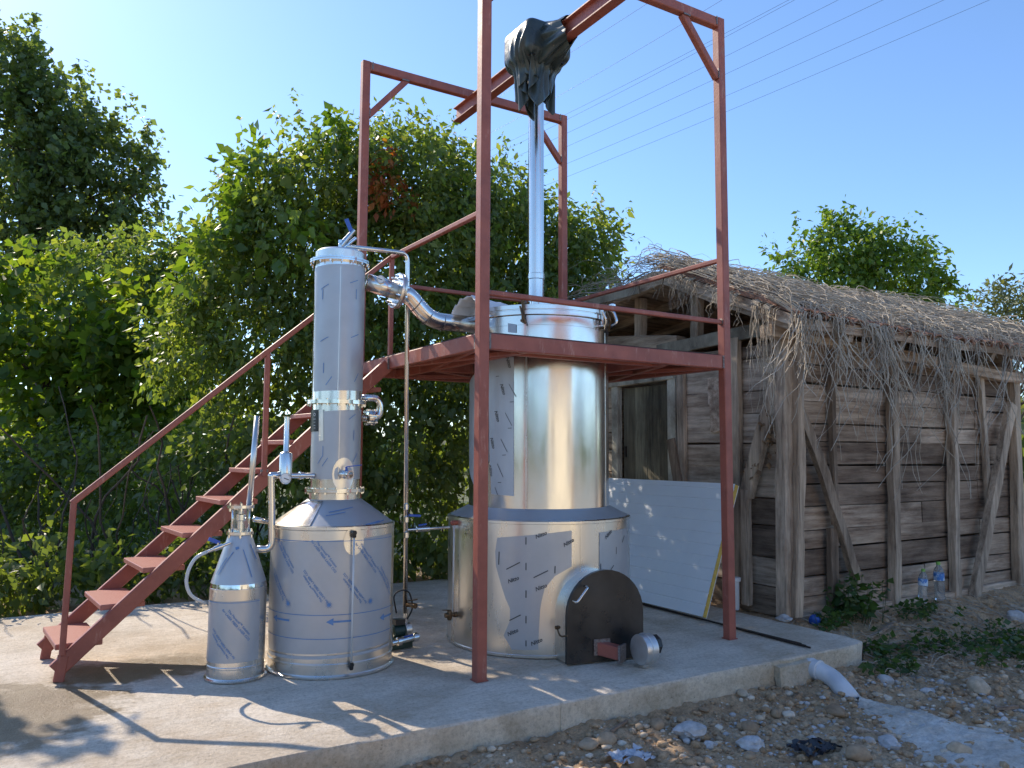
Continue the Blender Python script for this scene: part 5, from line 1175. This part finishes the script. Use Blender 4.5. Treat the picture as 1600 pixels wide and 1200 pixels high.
fig = [E_(15, 430, 55, FT), E_(30, 520, 85, FT), E_(130, 535, 70, FT), E_(225, 515, 65, FT), E_(290, 505, 50, FT), E_(60, 620, 90, FT), E_(180, 615, 85, FT), E_(275, 600, 75, FT), E_(60, 710, 80, FT), E_(200, 710, 90, FT)]
fb = DP(90, 707, FT)
limb_tree('fig_shrub', 'sunlit broad-leaved fig shrub at the left edge behind the stairs', 'shrub', (fb.x, fb.y, -.1), (fb.x+.1, fb.y, 2.6), .09, fig, 'leaf_fig', 800, 14, .22, .155, .75, 41, .35, shoots=40, zmin=.3, nlimb=20, keepback=0, jag=.34)
und = [E_(-40, 790, 110, 10.6), E_(90, 760, 110, 10.6), E_(220, 750, 110, 10.4), E_(340, 740, 100, 9.6), E_(400, 700, 100, 9.2), E_(500, 720, 120, 8.9), E_(620, 700, 110, 9.0), E_(720, 680, 100, 9.2), E_(150, 870, 70, 9.2), E_(60, 880, 60, 9.2), E_(250, 870, 70, 9.2), E_(330, 860, 70, 9.0), E_(520, 840, 80, 8.8), E_(680, 820, 80, 9.1), E_(0, 890, 60, 9.0)]
hg = empty('undergrowth_hedge', (-.2, 4.6, -.05), 'dark shady undergrowth filling the space below the trees behind the slab', 'hedge')
und += [((-4.8+.55*k, 4.12+.1*(k % 3), .12+.08*(k % 2)), .36, (1.1, .8, .9)) for k in range(16)]
P_, Dr = cloud(und, 3600, 15, .14, 51, .45, shell=.45, zmin=-.02); link('foliage', leaf_mesh('foliage', P_, Dr, .095, .6, 51), 'leaf_dark', hg, kind='stuff')
st = Strands(); rv = random.Random(5)
for k in range(90):
    x = rv.uniform(-4.5, 3.2); y = rv.uniform(4.7, 5.6); p_ = Vector((x, y, -.05)); v_ = Vector((rv.gauss(0, .35), rv.gauss(0, .25), 1)); pts = []; L = rv.uniform(.12, .3)
    for i in range(9): pts.append(p_.copy()); v_ = (v_+Vector((rv.gauss(0, .22), rv.gauss(0, .15), rv.gauss(.05, .1)))).normalized(); p_ = p_+v_*L
    st.add(pts, rv.uniform(.006, .02), 5)
st.build('stems', 'bark', hg, kind='stuff')
back = [E_(300, 400, 60, 13), E_(170, 440, 95, 13), E_(260, 430, 75, 13), E_(320, 420, 60, 13), E_(120, 480, 90, 13), E_(230, 530, 110, 13)]
limb_tree('background_tree', 'dark rounded tree between the poplar and the vine-clad tree', 'tree', tuple(DP(200, 700, 13)), tuple(DP(200, 480, 13)), .1, back, 'leaf_vine', 750, 16, .17, .12, .55, 61, .5, shoots=14)
pop = [E_(x, y, r_, 24) for x, y, r_ in ((5, 75, 60), (60, 135, 72), (-20, 170, 90), (110, 190, 72), (165, 225, 68), (205, 290, 52), (70, 250, 105), (145, 310, 88), (30, 360, 110), (115, 400, 100), (200, 380, 60))]
b_ = DP(60, 707, 24)
limb_tree('poplar_tree', 'very tall dark poplar cut by the left edge of the picture', 'tree', (b_.x, b_.y, -.1), tuple(DP(40, 90, 24)), .35, pop, 'leaf_poplar', 900, 46, .34, .17, .8, 71, .35, shell=.25, jag=.4, nlimb=30, shoots=60, keepback=.2)
rt = [E_(1255, 425, 58, 14), E_(1320, 400, 60, 14), E_(1312, 362, 26, 14), E_(1380, 408, 55, 14), E_(1380, 450, 75, 14), E_(1430, 440, 42, 14), E_(1455, 470, 45, 14), E_(1290, 465, 80, 14)]
b_ = DP(1340, 707, 14)
limb_tree('green_tree', 'bright green bushy tree rising behind the barn roof', 'tree', (b_.x, b_.y, -.1), tuple(DP(1340, 420, 14)), .12, rt, 'leaf_bright', 1250, 15, .15, .10, .55, 81, .5, shoots=40, keepback=.1, jag=.34)
off = [((-4.15, 4.6, 3.2), .55, (1.2, 1, .7)), ((-3.7, 4.9, 3.75), .4, (1.3, 1, .6)), ((-4.7, 4.8, 3.3), .6, (1, 1, .7))]
limb_tree('overhanging_shrub', 'sparse shrub just outside the left edge, dappling the slab corner with shade', 'shrub', (-4.4, 5.2, -.1), (-4.3, 5.0, 3.0), .05, off, 'leaf_fig', 130, 14, .12, .14, .8, 45, .35, nlimb=8)
ol = [E_(1545, 480, 42, 20), E_(1590, 485, 45, 20), E_(1640, 480, 60, 20), E_(1560, 520, 60, 20), E_(1640, 560, 90, 20)]
b_ = DP(1570, 700, 20)
limb_tree('olive_bush', 'greyish olive-green bush at the far right beyond the barn roof', 'shrub', (b_.x, b_.y, -.1), tuple(DP(1570, 520, 20)), .1, ol, 'leaf_olive', 600, 14, .2, .16, .3, 91, .2)
# weeds beside the slab and barn
def weed(px, py, n, h, spread, lab, seed, size=.055, z=-.1, mat='weed'):
    g = G(px, py, z); zz = gz(g.x, g.y) if z < -.01 else 0; r_ = random.Random(seed); Pp, Dd = [], []; st = Strands()
    e = empty('weed', (g.x, g.y, zz), lab, 'weed')
    for k in range(n):
        b = Vector((g.x+r_.gauss(0, spread), g.y+r_.gauss(0, spread*.5), zz)); tip = b+Vector((r_.gauss(0, spread*.4), r_.gauss(0, spread*.3), h*r_.uniform(.4, 1.1)))
        st.add([b, b.lerp(tip, .5)+Vector((r_.gauss(0, .02), 0, 0)), tip], .003)
        for i in range(8):
            t = .25+.75*i/7; a = i*2.4; Pp.append(tuple(b.lerp(tip, t))); Dd.append((math.cos(a), math.sin(a), r_.uniform(-.4, .3)))
    st.build('stems', 'weed', e, kind='stuff'); link('leaves', leaf_mesh('leaves', np.array(Pp), np.array(Dd), size, .7, seed), mat, e, kind='stuff')
weed(1335, 975, 34, .42, .13, 'dense nettle clump growing between slab corner and barn wall', 3, .075)
weed(1300, 985, 14, .2, .1, 'low green weeds at the slab corner beside the blue bottle', 5)
weed(1205, 962, 6, .16, .04, 'small weed growing at the foot of the barn corner post', 7, .06)
weed(1400, 1030, 16, .14, .16, 'patch of low weeds right of the broken slab corner', 9)
weed(1450, 1000, 22, .16, .25, 'thin weeds growing among twigs below the water bottles', 11, .05)
weed(1570, 985, 30, .14, .3, 'grassy weeds at the right edge near the barn foot', 13, .05)
weed(832, 1147, 4, .10, .02, 'single tiny green sprout at the foot of the slab face', 17, .04, -.19)
weed(1440, 965, 22, .16, .2, 'leafy weeds in front of the left water bottle', 19, .05)
weed(1510, 985, 26, .13, .25, 'low weeds between bottles and the brown boulder', 23, .045)
weed(1380, 1005, 20, .18, .14, 'bushy weeds between the nettle clump and the branch', 29, .055)
weed(1595, 1010, 24, .16, .25, 'weeds cut by the right edge above the cement spill', 31, .05)
# dry brown leaves caught on the barn corner
r_ = random.Random(4); Pp = []; Dd = []
for px, py, n, s_ in ((1205, 640, 30, 14), (1200, 690, 26, 16), (1180, 730, 14, 12), (1215, 560, 16, 14), (1225, 720, 14, 10), (1195, 510, 12, 14)):
    for k in range(n): q = AX(px+r_.gauss(0, s_*.6), py+r_.gauss(0, s_), XG-.10); Pp.append(tuple(q)); Dd.append((r_.gauss(0, .5), r_.gauss(0, .5), -.6))
o = link('dry_creeper_leaves', leaf_mesh('dry_creeper_leaves', np.array(Pp), np.array(Dd), .045, .8, 4), 'dryleaf', None, kind='stuff'); tag(o, 'withered brown leaves hanging at the barn corner', 'leaves')
# distant wood ringing the yard
g = np.random.default_rng(3); ang = g.uniform(0, 2*np.pi, 26000); rad = g.uniform(42, 56, 26000); hz_ = g.random(26000)**.7*(3.2+1.4*np.sin(ang*5)+.9*np.sin(ang*13+1))
P_ = np.stack([rad*np.cos(ang), rad*np.sin(ang), hz_], 1); o = link('distant_wood', leaf_mesh('distant_wood', P_, g.normal(size=(26000, 3)), 1.0, .7, 3), 'leaf_poplar', None, kind='stuff'); tag(o, 'far dark belt of trees closing the view behind the yard', 'wood')

# ================================================================== POWER LINES
WL = [((680, 204), (1020, -4)), ((767, 202), (1135, -8)), ((770, 228), (1240, -8)), ((775, 236), (1260, -14)), ((780, 252), (1385, -42)), ((790, 266), (1480, -52)), ((790, 290), (1560, -42)), ((790, 309), (1560, -10))]
ords = ('uppermost', 'second', 'third', 'fourth', 'fifth', 'sixth', 'seventh', 'lowest')
for k, (a, b) in enumerate(WL):
    d = Vector((b[0]-a[0], b[1]-a[1])); a2 = (a[0]-d.x*.25, a[1]-d.y*.25); b2 = (b[0]+d.x*.3, b[1]+d.y*.3)
    p0, p1 = DP(*a2, 46), DP(*b2, 26); pts = [p0.lerp(p1, i/16)-Vector((0, 0, .25*math.sin(math.pi*i/16))) for i in range(17)]
    MB().tube(pts, .006, 5).build('power_line', 'wire', None, True, label='%s of the eight thin power lines crossing the sky' % ords[k], cat='power line', group='power lines in the sky')

# ================================================================== HOUSE ACROSS THE YARD (mirrored in the steel)
hs_ = empty('cream_house', (1, -10, -.2), 'cream plastered house across the yard, mirrored as a pale band in the boiler', 'house')
MB().box((1.1, -12.2, 1.45), (7.2, 5.2, 3.3)).build('wall', 'cream', hs_)
vs = [(-2.9, -9.2, 3.1), (5.1, -9.2, 3.1), (5.1, -15.2, 3.1), (-2.9, -15.2, 3.1), (-.4, -12.2, 4.7), (2.6, -12.2, 4.7)]
MB().add(vs, [(0, 1, 5, 4), (1, 2, 5), (2, 3, 4, 5), (3, 0, 4), (3, 2, 1, 0)]).build('roof', 'tile', hs_)
for x in (-1.2, 3.6):
    f_ = MB().box((x, -9.58, 1.5), (1.0, .06, 1.2)).build('window', 'white_plastic', hs_); MB().box((x, -9.545, 1.5), (.86, .02, 1.06)).build('pane', 'glass_dark', f_) if 'glass_dark' in MT else MB().box((x, -9.545, 1.5), (.86, .02, 1.06)).build('pane', 'black', f_)
MB().box((5.0-.2, -9.58, .9), (.95, .05, 2.1)).build('door', 'wood_z', hs_)
